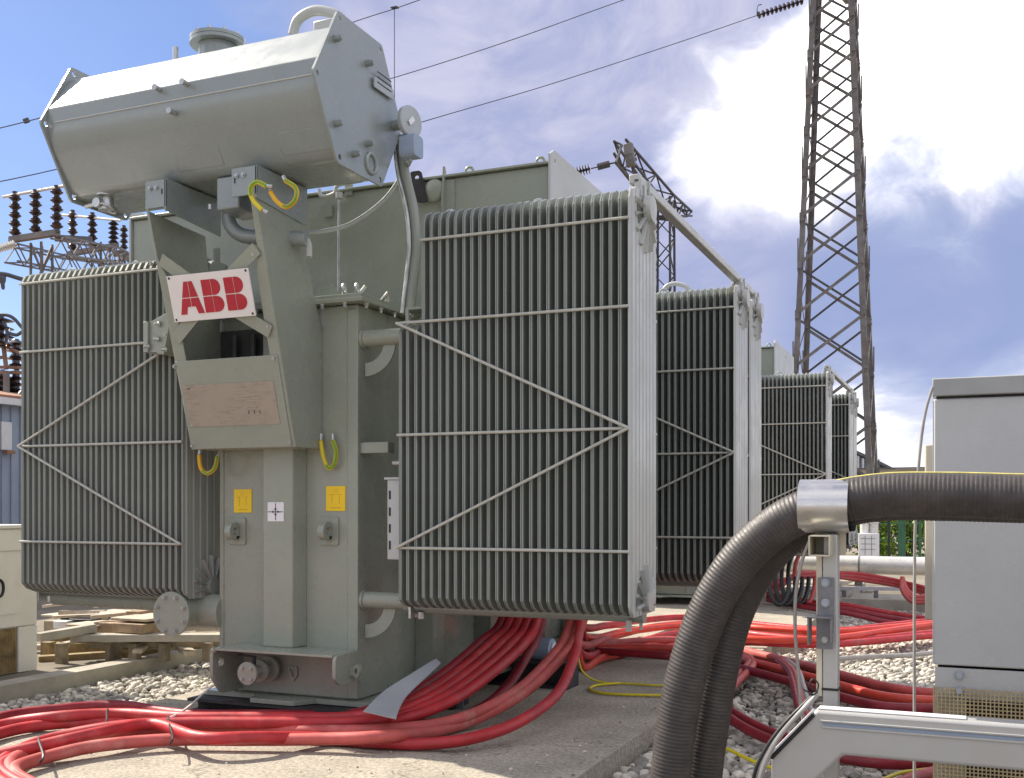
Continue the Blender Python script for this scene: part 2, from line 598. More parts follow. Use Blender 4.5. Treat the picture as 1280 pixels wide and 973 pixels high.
def slab(name, x0, x1, y0, y1, z0, z1, material, step=0.25, amp=0.006):
    """concrete slab with slightly irregular edges"""
    mb = MB()
    per = []
    nx, ny = max(2, int((x1 - x0) / step)), max(2, int((y1 - y0) / step))
    for i in range(nx):
        per.append((x0 + (x1 - x0) * i / nx, y0))
    for i in range(ny):
        per.append((x1, y0 + (y1 - y0) * i / ny))
    for i in range(nx):
        per.append((x1 - (x1 - x0) * i / nx, y1))
    for i in range(ny):
        per.append((x0, y1 - (y1 - y0) * i / ny))
    per = [(a + random.uniform(-amp, amp), b_ + random.uniform(-amp, amp)) for a, b_ in per]
    mb.prism(per, XY(), z0, z1)
    return structure(mb.build(name, material, smooth=0, bevel=0.008, seg=2))


PADX0, PADX1 = -5.02, -1.73
slab('concrete_pad', PADX0, PADX1, -1.5, 10.4, -0.16, 0.0, 'concrete')
slab('concrete_pad', PADX0, PADX1 + 0.08, 11.3, 19.5, -0.16, 0.0, 'concrete')
slab('gravel_bed_strip', -6.36, PADX0 - 0.01, -1.5, 12.0, -0.155, -0.128, 'gravel_bed')
slab('gravel_bed_strip', PADX1 + 0.01, 2.6, -1.5, 10.4, -0.155, -0.128, 'gravel_bed')
slab('gravel_bed_strip', PADX1 + 0.1, 2.6, 10.45, 15.2, -0.155, -0.128, 'gravel_bed')
slab('kerb', -6.56, -6.37, -1.5, 14.0, -0.12, 0.02, 'kerb_concrete')
slab('yard_paving', -30, -6.575, -1.5, 40, -0.12, -0.005, 'yard', step=2.0, amp=0.0)
slab('kerb', -1.6, 3.2, 15.25, 15.45, -0.12, 0.05, 'kerb_concrete')
slab('pavement', -1.6, 3.2, 15.47, 17.2, -0.12, -0.02, 'kerb_concrete')
slab('pavement', -5.0, -1.5, 10.43, 11.27, -0.12, -0.03, 'concrete')


# --- pebbles: real stones, joined, far too many to count
def ico():
    bm = bmesh.new()
    bmesh.ops.create_icosphere(bm, subdivisions=1, radius=1.0)
    v_ = np.array([v.co[:] for v in bm.verts])
    f_ = np.array([[q.index for q in f.verts] for f in bm.faces])
    bm.free()
    bm = bmesh.new()
    bmesh.ops.create_icosphere(bm, subdivisions=2, radius=1.0)
    v2 = np.array([v.co[:] for v in bm.verts])
    f2 = np.array([[q.index for q in f.verts] for f in bm.faces])
    bm.free()
    return (v_, f_), (v2, f2)


ICO1, ICO2 = ico()


def gravel(areas):
    allv, allf, off = [], [], 0
    for (x0, x1, y0, y1, dens, rmin, rmax, fine, zb) in areas:
        bv, bf = ICO2 if fine else ICO1
        n_ = int((x1 - x0) * (y1 - y0) * dens)
        # jittered grid keeps the cover even
        k = int(sqrt(n_ * (x1 - x0) / (y1 - y0))) + 1
        l = n_ // k + 1
        gx, gy = np.meshgrid(np.arange(k), np.arange(l))
        gx = gx.ravel() + rng.uniform(-0.45, 0.45, k * l) + 0.5
        gy = gy.ravel() + rng.uniform(-0.45, 0.45, k * l) + 0.5
        px_, py_ = x0 + gx / k * (x1 - x0), y0 + gy / l * (y1 - y0)
        n_ = len(px_)
        r_ = rng.uniform(0, 1, n_) ** 1.6 * (rmax - rmin) + rmin
        sx = r_ * rng.uniform(0.85, 1.35, n_)
        sy = r_ * rng.uniform(0.75, 1.05, n_)
        sz = r_ * rng.uniform(0.45, 0.8, n_)
        an = rng.uniform(0, 2 * pi, n_)
        ti = rng.normal(0, 0.35, n_)
        base = np.repeat(bv[None], n_, 0)
        # lumpy: displace along a few random directions
        for q in range(3):
            dd = rng.normal(size=(n_, 1, 3))
            dd /= np.linalg.norm(dd, axis=2, keepdims=True)
            dot = (base * dd).sum(2, keepdims=True)
            base = base * (1 - 0.22 * np.clip(dot - 0.25, 0, 1))
        b = base * np.stack([sx, sy, sz], 1)[:, None, :]
        xx, zz = b[..., 0] * np.cos(ti)[:, None] - b[..., 2] * np.sin(ti)[:, None], b[..., 0] * np.sin(ti)[:, None] + b[..., 2] * np.cos(ti)[:, None]
        x2 = xx * np.cos(an)[:, None] - b[..., 1] * np.sin(an)[:, None] + px_[:, None]
        y2 = xx * np.sin(an)[:, None] + b[..., 1] * np.cos(an)[:, None] + py_[:, None]
        z2 = zz + (zb + sz * 0.5 + rng.uniform(0, 0.022, n_))[:, None]
        allv.append(np.stack([x2, y2, z2], 2).reshape(-1, 3))
        allf.append((bf[None] + (np.arange(n_) * len(bv))[:, None, None]).reshape(-1, 3) + off)
        off += n_ * len(bv)
    v_, f_ = np.concatenate(allv), np.concatenate(allf)
    me = bpy.data.meshes.new('gravel')
    me.vertices.add(len(v_))
    me.vertices.foreach_set('co', v_.ravel())
    me.loops.add(len(f_) * 3)
    me.loops.foreach_set('vertex_index', f_.ravel())
    me.polygons.add(len(f_))
    me.polygons.foreach_set('loop_start', np.arange(len(f_)) * 3)
    me.polygons.foreach_set('use_smooth', np.ones(len(f_), bool))
    me.update()
    me.validate()
    me.materials.append(M['pebble'])
    o = bpy.data.objects.new('gravel', me)
    COL.objects.link(o)
    return o


o = gravel([(PADX1 + 0.04, 0.4, 3.9, 7.2, 560, 0.018, 0.048, True, -0.128),
            (PADX1 + 0.04, 1.3, 7.2, 10.4, 560, 0.018, 0.045, False, -0.128)])
tag(o, 'bed of loose grey pebbles along the right edge of the near concrete pad', 'gravel')['kind'] = 'stuff'
o = gravel([(PADX1 + 0.12, 1.8, 10.45, 15.2, 420, 0.022, 0.05, False, -0.128)])
tag(o, 'bed of grey pebbles beside the farther concrete pad behind the red cables', 'gravel')['kind'] = 'stuff'
o = gravel([(-6.35, PADX0 - 0.03, 4.2, 9.5, 600, 0.018, 0.045, False, -0.128)])
tag(o, 'strip of grey pebbles between the left kerb and the concrete pad', 'gravel')['kind'] = 'stuff'

o = gravel([(PADX0 + 0.05, PADX1 - 0.05, 3.6, 5.6, 28, 0.003, 0.009, False, 0.0), (PADX1 - 0.35, PADX1 + 0.02, 3.6, 7.5, 50, 0.004, 0.014, False, 0.0)])
o.name = 'grit'
tag(o, 'loose grit and small stone chips strewn over the near concrete pad', 'grit')['kind'] = 'stuff'

# ------------------------------------------------------------------ the transformer
TX0, TX1, TY0, TY1, TZ0, TZ1 = -4.425, -3.40, 5.60, 9.45, 0.13, 2.53
T = thing('power_transformer', 'large grey-green transformer in the foreground with red lettered white sign and hexagonal tank on top', 'transformer', (-3.9, 5.6, 0))

# tank
tk = MB().box((TX0, TY0, TZ0), (TX1, TY1, TZ1)).build('tank', 'paint', T, bevel=0.012)
# vertical hat stiffener on the front, ribs on the right side
hat = MB().prism([(-4.035, 5.602), (-4.010, 5.48), (-3.790, 5.48), (-3.765, 5.602)], XY(), 0.44, 2.50).build('front_stiffener', 'paint', tk, bevel=0.008)
MB().box((-3.472, 5.592, 0.14), (-3.398, 5.602, 2.5)).build('corner_strip', 'paint', tk, bevel=0.004)
MB().box((-4.427, 5.592, 0.14), (-4.395, 5.602, 2.5)).build('corner_strip', 'paint', tk, bevel=0.004)
for yy in (6.32, 7.25, 8.2, 9.1):
    MB().box((TX1 - 0.002, yy, 0.13), (TX1 + 0.14, yy + 0.16, 2.45)).build('side_stiffener', 'paint', tk, bevel=0.008)
    MB().box((TX0 - 0.14, yy, 0.13), (TX0 + 0.002, yy + 0.16, 2.45)).build('side_stiffener', 'paint', tk, bevel=0.008)
# base plate with front tab
bp = MB()
bp.prism([(-4.50, 5.55), (-4.12, 5.55), (-4.06, 5.42), (-3.74, 5.42), (-3.66, 5.55), (-3.26, 5.55), (-3.10, 5.75), (-3.10, 9.5), (-4.52, 9.5), (-4.52, 5.75)],
         XY(), 0.100, 0.128)
bp.build('base_plate', 'paint', T, bevel=0.004)
# cover flange, double plate with bolts below the rim
cv = MB().box((-4.50, 5.52, 2.532), (-3.325, 9.52, 2.556)).build('cover_flange', 'paint', T, bevel=0.004)
MB().box((-4.48, 5.54, 2.558), (-3.345, 9.50, 2.584)).build('cover', 'paint', T, bevel=0.004)
for i in range(12):
    bolt(cv, (-3.355, 5.62 + i * 0.17, 2.532), (0, 0, -1), 0.014, 0.03)
for i in range(7):
    bolt(cv, (-4.42 + i * 0.16, 5.545, 2.532), (0, 0, -1), 0.014, 0.03)
for (x, y) in ((-3.42, 5.62), (-3.40, 5.95), (-3.50, 5.60), (-3.38, 6.2)):
    e = MB().torus((x, y, 2.625), 0.03, 0.01, (1, 0.3, 0), 14, 6)
    e.build('lifting_eye', 'zinc', T, bevel=0)
MB().cyl((-3.60, 5.75, 2.584), (-3.60, 5.75, 2.61), 0.07, 20).build('cover_flange_disc', 'paint', T)
# disc standing on the cover (blind flange)
p = at_y(408, 362, 5.85)
fl = MB().cyl((p.x, 5.84, 2.66), (p.x, 5.87, 2.66), 0.075, 24)
fl.box((p.x - 0.02, 5.845, 2.58), (p.x + 0.02, 5.865, 2.62))
fl.build('blind_flange', 'paint', T)

# bushing box on top of the tank, crosswise
BX0, BX1, BY0, BY1, BZ = -5.79, -2.42, 6.30, 8.00, 3.455
bb = MB()
bb.box((BX0, BY0, 2.586), (BX1 - 0.012, BY1, BZ))
bb.build('cable_box', 'paint', T, bevel=0.012)
MB().box((-3.12, BY0 + 0.06, 1.0), (BX1 - 0.06, BY1 - 0.06, 2.584)).build('cable_box_skirt', 'paint', T, bevel=0.01)
MB().box((BX0, BY0 - 0.03, BZ + 0.002), (BX1 - 0.014, BY1 + 0.03, BZ + 0.018)).build('cable_box_lid', 'paint', T, bevel=0.003)
e = MB()
e.prism([(BY0 - 0.02, 2.6), (BY0 - 0.02, 3.52), (BY0 + 0.05, 3.56), (BY1, 3.54), (BY1, 2.6)], YZ(), BX1 - 0.011, BX1 + 0.004,
        holes=[circle(BY0 + 0.06, 3.49, 0.018), circle(BY0 + 0.9, 3.44, 0.018)])
e.build('end_plate', 'radiator_face', T)
e = MB()
e.prism([(BY0 - 0.02, 2.6), (BY0 - 0.02, 3.50), (BY0 + 0.1, 3.54), (BY1, 3.54), (BY1, 2.6)], YZ(), BX0 - 0.016, BX0 - 0.002)
e.build('end_plate', 'radiator_face', T)
for px_ in (586, 675):      # small loops on the lid edge
    q = at_y(px_, 221, BY0 + 0.02)
    MB().torus((q.x, BY0 + 0.03, BZ + 0.035), 0.028, 0.009, (0, 1, 0.2), 14, 6).build('lifting_eye', 'paint', T)
q = at_y(523, 226, BY0 - 0.06)
lug = MB()
fnl = lambda u, v, t: V((q.x + u - 0.25 * v, BY0 - 0.05 + t, BZ - 0.06 + v))
lug.prism(rounded([(-0.04, -0.09), (0.04, -0.09), (0.04, 0.12), (-0.04, 0.12)], 0.02), fnl, 0, 0.014, holes=[circle(0, 0.075, 0.018)])
lug.build('lifting_lug', 'dark_steel', T)
q = at_y(544, 239, BY0)
MB().rings([(0.075, 0), (0.075, 0.02), (0.06, 0.035), (0.02, 0.045)], (q.x, BY0, q.z), (0, -1, 0), 24).build('round_plug', 'paint', T)
q = at_y(563, 237, BY0)
g_ = MB().prism([(BY0 - 0.05, q.z - 0.1), (BY0 + 0.0, q.z - 0.3), (BY0, 3.50), (BY0 - 0.02, 3.53)], YZ(), q.x - 0.045, q.x - 0.03)
g_.box((q.x - 0.05, BY0 - 0.01, q.z - 0.3), (q.x + 0.035, BY0 + 0.001, 3.44))
g_.build('gusset', 'paint', T)
q = at_y(537, 236, BY0)
MB().box((q.x - 0.06, BY0 - 0.012, q.z - 0.08), (q.x - 0.01, BY0 + 0.001, q.z - 0.03)).build('lug_pad', 'paint', T)
# vertical rod and small bracket in front of the box
a, c_ = at_y(424, 243, BY0 - 0.08), at_y(423, 369, BY0 - 0.08)
MB().tube([a, c_], 0.009, 8).build('vertical_rod', 'zinc', T)
q = at_y(418, 238, BY0 - 0.08)
r_ = MB()
r_.tube(spline([q + V((-0.12, 0, 0.02)), q + V((-0.1, 0, -0.03)), q + V((0, 0, -0.02)), q + V((0.03, 0, 0.03)), q + V((0.22, 0, 0.04))], 4), 0.014, 8)
r_.cyl(a + V((0, 0, -0.03)), a + V((0, 0, 0.01)), 0.025, 10)
r_.build('vent_pipe', 'radiator_face', T)
# square clamp plates on the box face, low relief
for (px_, py_) in ((412, 265), (437, 238)):
    q = at_y(px_, py_, BY0)
    MB().box((q.x - 0.03, BY0 - 0.02, q.z - 0.04), (q.x + 0.03, BY0 + 0.001, q.z + 0.04)).build('small_bracket', 'paint', T, bevel=0.004)

# ------------------------------------------------------------------ radiators
RY, RW, FZ0, FZ1, NF, FS = 5.40, 0.52, 0.715, 2.93, 28, 0.0505


def fin_mesh():
    mb = MB()
    e_, t = 0.0098, 0.0105
    z0, z1 = 0.0, 2.93 - FZ0
    levels = [(z0, 0.12), (z0 + 0.03, 0.04), (z0 + 0.07, 0.0), (z1 - 0.075, 0.0), (z1 - 0.03, 0.025), (z1, 0.10)]
    vs, fs = [], []
    for z, i in levels:
        a, b_ = i, RW - i
        vs += [(-e_, a + 0.004, z), (-0.0066, a, z), (-0.0018, a, z), (0, a + 0.009, z), (0.0018, a, z), (0.0066, a, z), (e_, a + 0.004, z),
               (t * 0.55, a + 0.035, z), (t, a + 0.06, z), (t, b_ - 0.03, z), (0.004, b_, z), (-0.004, b_, z), (-t, b_ - 0.03, z), (-t, a + 0.06, z), (-t * 0.55, a + 0.035, z)]
    k = 15
    for r in range(len(levels) - 1):
        fs += [(r * k + i, r * k + (i + 1) % k, (r + 1) * k + (i + 1) % k, (r + 1) * k + i) for i in range(k)]
    o = (len(levels) - 1) * k
    fs += [tuple(range(k - 1, -1, -1)), tuple(o + i for i in range(k))]
    mb.add(vs, fs)
    return mb


def end_fin(mb, X, Y, z0, z1, face=1):
    """fluted end plate of a radiator with pressed star rays around its header stubs"""
    nfl = 7
    prof = [(Y, -0.004), (Y, 0.004), (Y + 0.02, 0.006)]
    w = (RW - 0.05) / nfl
    for i in range(nfl):
        y = Y + 0.025 + i * w
        prof += [(y, 0.004), (y + w * 0.12, 0.013), (y + w * 0.80, 0.013), (y + w * 0.92, 0.004)]
    prof += [(Y + RW - 0.02, 0.006), (Y + RW, 0.004), (Y + RW, -0.004)]
    lev = [(z0, 0.06), (z0 + 0.03, 0.02), (z0 + 0.06, 0.0), (z1 - 0.08, 0.0), (z1 - 0.03, 0.03), (z1, 0.10)]
    vs, fs = [], []
    k = len(prof)
    for z, ins in lev:
        for (y, x) in prof:
            yy = min(max(y, Y + ins), Y + RW - ins)
            vs.append((X + x * face, yy, z))
    for r in range(len(lev) - 1):
        fs += [(r * k + i, r * k + (i + 1) % k, (r + 1) * k + (i + 1) % k, (r + 1) * k + i) for i in range(k)]
    mb.add(vs, fs)
    yc = Y + RW / 2
    for (zc, up, Rr) in ((z0 + 0.07, 1, 0.20), (z1 - 0.10, -1, 0.22)):
        for i in range(9):
            an = radians(-10 + 200 * i / 8)
            dy, dz_ = cos(an), sin(an) * up
            tip = Rr * (0.78 + 0.22 * abs(sin(an)))
            tip = min(tip, (RW / 2 - 0.005) / max(abs(dy), 0.01))
            sx_, sz_ = -dz_, dy
            b0, b1 = 0.045, tip
            w0, w1 = 0.006, 0.017
            q0 = V((X + 0.0125 * face, yc + dy * b0, zc + dz_ * b0))
            q1 = V((X + 0.012 * face, yc + dy * b1, zc + dz_ * b1))
            s_ = V((0, sx_, sz_))
            h = V((0.030 * face, 0, 0))
            mb.add([q0 - s_ * w0, q0 + s_ * w0, q1 + s_ * w1, q1 - s_ * w1, q0 + h, q1 + h * 0.7],
                   [(0, 4, 5, 3), (1, 2, 5, 4), (0, 1, 4), (2, 3, 5), (0, 3, 2, 1)])
        mb.cyl((X, yc, zc), (X + 0.05 * face, yc, zc), 0.055, 20)
    return mb


def star_back(X, Y, z0, z1):  # dark half-discs that paint the groove shade behind the rays
    mb = MB()
    yc = Y + RW / 2
    for (zc, up, Rr) in ((z0 + 0.07, 1, 0.165), (z1 - 0.10, -1, 0.15)):
        pts = [(yc + Rr * cos(radians(a)), zc + up * Rr * sin(radians(a))) for a in range(-5, 186, 10)]
        mb.prism(pts, YZ(), X + 0.0135, X + 0.0165)
    return mb


FIN = None


def radiator(X1, Y, short=0, mirror=False, extras=True, drains=True, top=2.995):
    """bank of fins ending at X1 on its right, front edge at Y; braces form a sideways V"""
    global FIN
    FZ1 = top
    X0 = X1 - (NF - 1) * FS
    o = thing_part('radiator', T, (X1, Y, FZ0))
    zt = 2.36
    h = MB()
    h.cyl((X0 - 0.10 if not mirror else X0 + 0.02, Y + RW / 2, FZ0 - 0.005), (X1 + 0.012, Y + RW / 2, FZ0 - 0.005), 0.042, 16)
    h.build('header_pipe', 'radiator_paint', o)
    h = MB()
    h.cyl((X0 + short * FS - 0.04, Y + RW / 2, FZ1 - 0.075), (X1 + 0.012, Y + RW / 2, FZ1 - 0.075), 0.045, 16)
    h.build('header_pipe', 'radiator_paint', o)
    if FIN is None:
        f = fin_mesh().build('radiator_fin', 'radiator_paint', o, org=V((0, 0, 0)), smooth=25)
        FIN = f.data
        COL.objects.unlink(f)
        bpy.data.objects.remove(f)
    for i in range(NF - 1):
        x = X0 + i * FS
        f = link('radiator_fin', FIN, o, (x + random.uniform(-.0012, .0012), Y + random.uniform(-.002, .002), FZ0))
        f.rotation_euler = (random.uniform(-.0008, .0008), random.uniform(-.0008, .0008), random.uniform(-.006, .006))
        f.scale.z = ((zt if i < short else top) - FZ0) / (2.93 - FZ0)
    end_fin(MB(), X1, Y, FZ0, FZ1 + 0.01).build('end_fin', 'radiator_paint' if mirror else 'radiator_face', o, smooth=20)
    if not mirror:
        star_back(X1, Y, FZ0, FZ1 + 0.01).build('star_shade', 'groove_shade', o)
    yb = Y - 0.008
    xl, xr = X0 - 0.012, X1 + 0.006
    xs = X0 + short * FS - 0.012
    zs = [2.815, 2.352, 1.712, 1.066]
    for i, z in enumerate(zs):
        MB().tube([(xs if i == 0 else xl, yb, z), (xr, yb, z)], 0.0085, 8).build('brace_rod', 'rod_paint', o)
        if extras:
            MB().tube([(xs if i == 0 else xl, Y + RW + 0.008, z), (xr, Y + RW + 0.008, z)], 0.0085, 8).build('brace_rod', 'rod_paint', o)
    ax_, bx_ = (xr, xl) if not mirror else (xl, xr)
    for z in (zs[1], zs[3]):
        MB().tube([(ax_, yb - 0.014, zs[2]), (bx_, yb - 0.014, z)], 0.0085, 8).build('diagonal_rod', 'rod_paint', o)
    # lifting loops, drain plugs and header clamps
    for x in (X0 + 0.55 * (X1 - X0), X0 + 0.14 * (X1 - X0)):
        MB().torus((x, Y + RW / 2, FZ1 + 0.02), 0.032, 0.008, (0, 1, 0), 14, 6).build('lifting_eye', 'zinc', o)
    if drains:
        m_ = MB()
        for dx, dy in ((-0.06, 0.2), (-0.02, 0.30)):
            m_.cyl((X1 + dx, Y + dy, FZ0 - 0.09), (X1 + dx, Y + dy, FZ0 - 0.03), 0.017 if dx < -0.03 else 0.010, 10)
        m_.build('drain_plug', 'radiator_face', o)
        m_ = MB().cyl((X0 + 0.02, Y + 0.22, FZ0 - 0.075), (X0 + 0.02, Y + 0.22, FZ0 - 0.035), 0.02, 10)
        m_.box((X0 - 0.03, Y + 0.16, FZ0 - 0.07), (X0 - 0.016, Y + 0.30, FZ0 + 0.06))
        m_.build('drain_plug', 'zinc', o)
    cl = MB()
    cl.box((X1 - 0.02, Y + 0.17, FZ1 - 0.02), (X1 + 0.02, Y + 0.19, FZ1 + 0.07))
    cl.box((X1 - 0.02, Y + 0.33, FZ1 - 0.02), (X1 + 0.02, Y + 0.35, FZ1 + 0.10))
    cl.rings([(0.06, 0), (0.075, 0.012), (0.07, 0.05), (0.045, 0.055)], (X1 + 0.012, Y + RW / 2, FZ1 - 0.075), (1, 0, 0), 18)
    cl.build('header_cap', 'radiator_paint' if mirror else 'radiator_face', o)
    return o


def thing_part(name, parent, loc):
    """a part that only groups its pieces gets an anchor mesh: a thin fixing rail below the fins"""
    X1, Y, z = loc
    mb = MB().box((X1 - (NF - 1) * FS, Y + RW / 2 - 0.09, z - 0.012), (X1 - 0.005, Y + RW / 2 + 0.09, z + 0.004))
    return mb.build(name, 'radiator_paint', parent, org=loc)


RX1 = -1.640
rads = [radiator(RX1, RY, short=3), radiator(RX1, 8.126, short=3), radiator(RX1, 8.735, drains=False)]
radl = radiator(-4.565, RY, mirror=True, top=2.905)

# pipe work from tank to the right-hand radiators
YP = RY + RW / 2
XT = RX1 - (NF - 1) * FS      # left end of the right radiators
for (yy, nm) in ((YP, 'a'), (8.386, 'b')):
    for z in (2.325, 0.735):
        pm = MB()
        pm.cyl((TX1 - 0.01, yy, z), (XT - 0.03, yy, z), 0.052, 18)
        pm.cyl((XT - 0.035, yy, z), (XT - 0.018, yy, z), 0.085, 20)
        pm.cyl((TX1 - 0.005, yy, z), (TX1 + 0.02, yy, z), 0.062, 18)
        pm.build('radiator_pipe', 'paint', T)
        cb = MB()
        pts = [(cos(radians(a_)), -sin(radians(a_))) for a_ in range(0, 91, 10)]
        ring = [(TX1 + 0.02 + 0.21 * p_[0] * 1.0, z - 0.03 + 0.20 * p_[1]) for p_ in pts] + [(TX1 + 0.02 + 0.13 * p_[0], z - 0.03 + 0.12 * p_[1]) for p_ in reversed(pts)]
        cb.prism(ring, XZ(), yy - 0.012, yy + 0.0)
        cb.build('curved_gusset', 'paint', T)
# flange and clamp where the upper pipe meets the short fins
vf = MB()
vf.box((XT - 0.05, YP - 0.10, 2.27), (XT - 0.03, YP + 0.10, 2.46))
vf.box((XT - 0.05, YP - 0.10, 2.46), (XT + 0.16, YP + 0.06, 2.475))
vf.cyl((XT + 0.05, YP, 2.47), (XT + 0.05, YP, FZ1 - 0.08), 0.04, 14)
vf.build('riser_flange', 'paint', T)
for dy in (-0.06, 0.06):
    bolt(T, (XT - 0.03, YP + dy, 2.43), (0, -1, 0.2), 0.012, 0.03, 'zinc')
# stay bar between tank and radiator, small cabinet with slots, stub below
q0, q1 = at_y(450, 560, YP - 0.03), at_y(486, 560, YP - 0.03)
MB().box((TX1, YP - 0.04, q0.z - 0.035), (q1.x, YP + 0.04, q0.z + 0.032)).build('stay_bar', 'paint', T, bevel=0.004)
q0, q1 = at_y(484, 600, YP - 0.12), at_y(505, 700, YP - 0.12)
mc = MB().box((q0.x, YP - 0.12, q1.z), (XT + 0.03, YP + 0.20, q0.z)).build('marshalling_box', 'cabinet_grey', T, bevel=0.004)
for i in range(4):
    z = q1.z + (q0.z - q1.z) * (0.18 + 0.21 * i)
    MB().box((q0.x + 0.012, YP - 0.123, z - 0.025), (q0.x + 0.024, YP - 0.119, z + 0.025)).build('slot', 'black', mc)
MB().box((q0.x - 0.015, YP - 0.13, q0.z + 0.001), (XT + 0.02, YP + 0.2, q0.z + 0.014)).build('box_lid', 'cabinet_grey', mc)
MB().cyl((q0.x + 0.03, YP - 0.1, q0.z + 0.1), (XT + 0.02, YP - 0.1, q0.z + 0.1), 0.014, 10).build('stub_pipe', 'zinc', T)

# long bar tying the tops of the right-hand radiators together
XB = RX1 - 0.02
MB().box((XB - 0.03, RY + 0.17, 3.045), (XB + 0.03, 9.17, 3.095)).build('tie_bar', 'radiator_face', T, bevel=0.006)
for yy in (RY + 0.24, 8.36, 9.02):
    MB().box((XB - 0.045, yy - 0.02, 2.90), (XB + 0.045, yy + 0.02, 3.044)).build('tie_bracket', 'radiator_face', T, bevel=0.004)

# bottom outlet on the left: tee with blind flange facing forward
oz, oy = 0.62, 5.66
ot = MB()
ot.cyl((TX0 + 0.01, oy, oz), (-4.80, oy, oz), 0.118, 28)
ot.cyl((-4.668, 5.44, oz), (-4.668, oy, oz), 0.112, 28)
ot = ot.build('outlet_tee', 'paint', T)
fd = MB().cyl((-4.668, 5.415, oz), (-4.668, 5.438, oz), 0.143, 36).build('blind_flange', 'paint', ot, bevel=0.003)
for i in range(8):
    a_ = radians(22.5 + 45 * i)
    bolt(ot, (-4.668 + 0.113 * cos(a_), 5.414, oz + 0.113 * sin(a_)), (0, -1, 0), 0.014, 0.02)
MB().cyl((-4.802, oy - 0.02, oz), (-4.822, oy - 0.02, oz), 0.145, 32).cyl((-4.838, oy - 0.02, oz), (-4.858, oy - 0.02, oz), 0.145, 32).build('pipe_flange', 'paint', ot, bevel=0.003)
MB().cyl((-4.86, oy, FZ0 - 0.06), (-5.90, oy, FZ0 - 0.05), 0.05, 16).build('radiator_pipe', 'paint', T)

# bottom beam with end ears, drain valve
BY, BZt = 5.30, 0.440
be = MB()
be.box((-4.235, BY, BZt - 0.014), (-3.395, TY0, BZt))
prof = rounded([(BY, BZt - 0.002), (BY, 0.26), (BY + 0.09, 0.15), (TY0, 0.15), (TY0, BZt - 0.002)], [0.05, 0.03, 0.03, 0, 0], 5)
be.prism(prof, YZ(), -4.268, -4.246, holes=[circle(BY + 0.08, 0.345, 0.028)])
prof = rounded([(BY, BZt - 0.002), (BY, 0.30), (BY + 0.05, 0.26), (TY0, 0.26), (TY0, BZt - 0.002)], [0.04, 0.02, 0.02, 0, 0], 5)
be.prism(prof, YZ(), -3.392, -3.370)
be.tube([(-4.255, BY + 0.012, BZt - 0.02), (-4.235, BY + 0.012, BZt - 0.008)], 0.02, 8)
bmo = be.build('jacking_beam', 'paint', T, bevel=0.004)
MB().prism(circle(0, 0, 0.04, 20), lambda u, v, t: V((-3.33 + u * 0.6, 5.46 + t, 0.33 + v)), 0, 0.03, holes=[circle(0, 0, 0.018, 14)]).box((-3.372, 5.462, 0.30), (-3.345, 5.488, 0.36)).build('towing_eye', 'paint', bmo)
vz = 0.288
q = at_y(310, 842, 5.33)
vx = q.x
vv = MB()
vv.cyl((vx, 5.34, q.z), (vx, 5.60, q.z), 0.035, 16)
vv = vv.build('drain_valve', 'zinc', T)
MB().cyl((vx, 5.318, q.z), (vx, 5.338, q.z), 0.070, 28).build('blind_flange', 'paint', vv, bevel=0.002)
MB().cyl((vx, 5.43, q.z), (vx, 5.455, q.z), 0.070, 28).cyl((vx, 5.52, q.z), (vx, 5.545, q.z), 0.08, 28).build('pipe_flange', 'paint', vv, bevel=0.002)
MB().cyl((vx, 5.39, q.z), (vx, 5.39, q.z + 0.09), 0.012, 10).bar((vx + 0.01, 5.39, q.z + 0.092), (vx - 0.13, 5.40, q.z + 0.098), 0.02, 0.008).build('valve_handle', 'dark_steel', vv)
for i in range(4):
    a_ = radians(45 + 90 * i)
    bolt(vv, (vx + 0.046 * cos(a_), 5.317, q.z + 0.046 * sin(a_)), (0, -1, 0), 0.010, 0.014)
q = at_y(368, 842, TY0)
MB().prism(rounded([(-0.045, 0.045), (0.03, 0.045), (0.03, -0.01), (0.0, -0.05), (-0.02, -0.045)], 0.01), lambda u, v, t: V((q.x + u, TY0 + t, q.z + v)), -0.016, 0.002,
           holes=[[(-0.025, 0.03), (0.015, 0.03), (0.015, 0.0), (0.0, -0.03)]]).build('earth_symbol', 'paint', tk)

# pulling lugs, stickers
for (px_, py_) in ((296, 664), (411, 664)):
    q = at_y(px_, py_, TY0)
    lg = MB()
    lg.prism(rounded([(-0.055, -0.085), (0.075, -0.085), (0.075, 0.085), (-0.055, 0.085)], 0.015), lambda u, v, t: V((q.x + u, TY0 + t, q.z + v)), -0.012, 0.002)
    lg.prism(circle(0, 0, 0.056, 24), lambda u, v, t: V((q.x + 0.012 + t, TY0 - 0.058 + u, q.z + v)), -0.022, 0.022, holes=[circle(0.0, 0, 0.024, 16)])
    lg.box((q.x - 0.01, TY0 - 0.045, q.z - 0.052), (q.x + 0.034, TY0 - 0.01, q.z - 0.03))
    lg.build('pulling_lug', 'paint', T, bevel=0.003)


def sticker(px0, py0, px1, py1, Y, material, name, parent):
    a_, b_ = at_y(px0, py0, Y), at_y(px1, py1, Y)
    return MB().box((a_.x, Y - 0.004, b_.z), (b_.x, Y + 0.002, a_.z)).build(name, material, parent), a_, b_


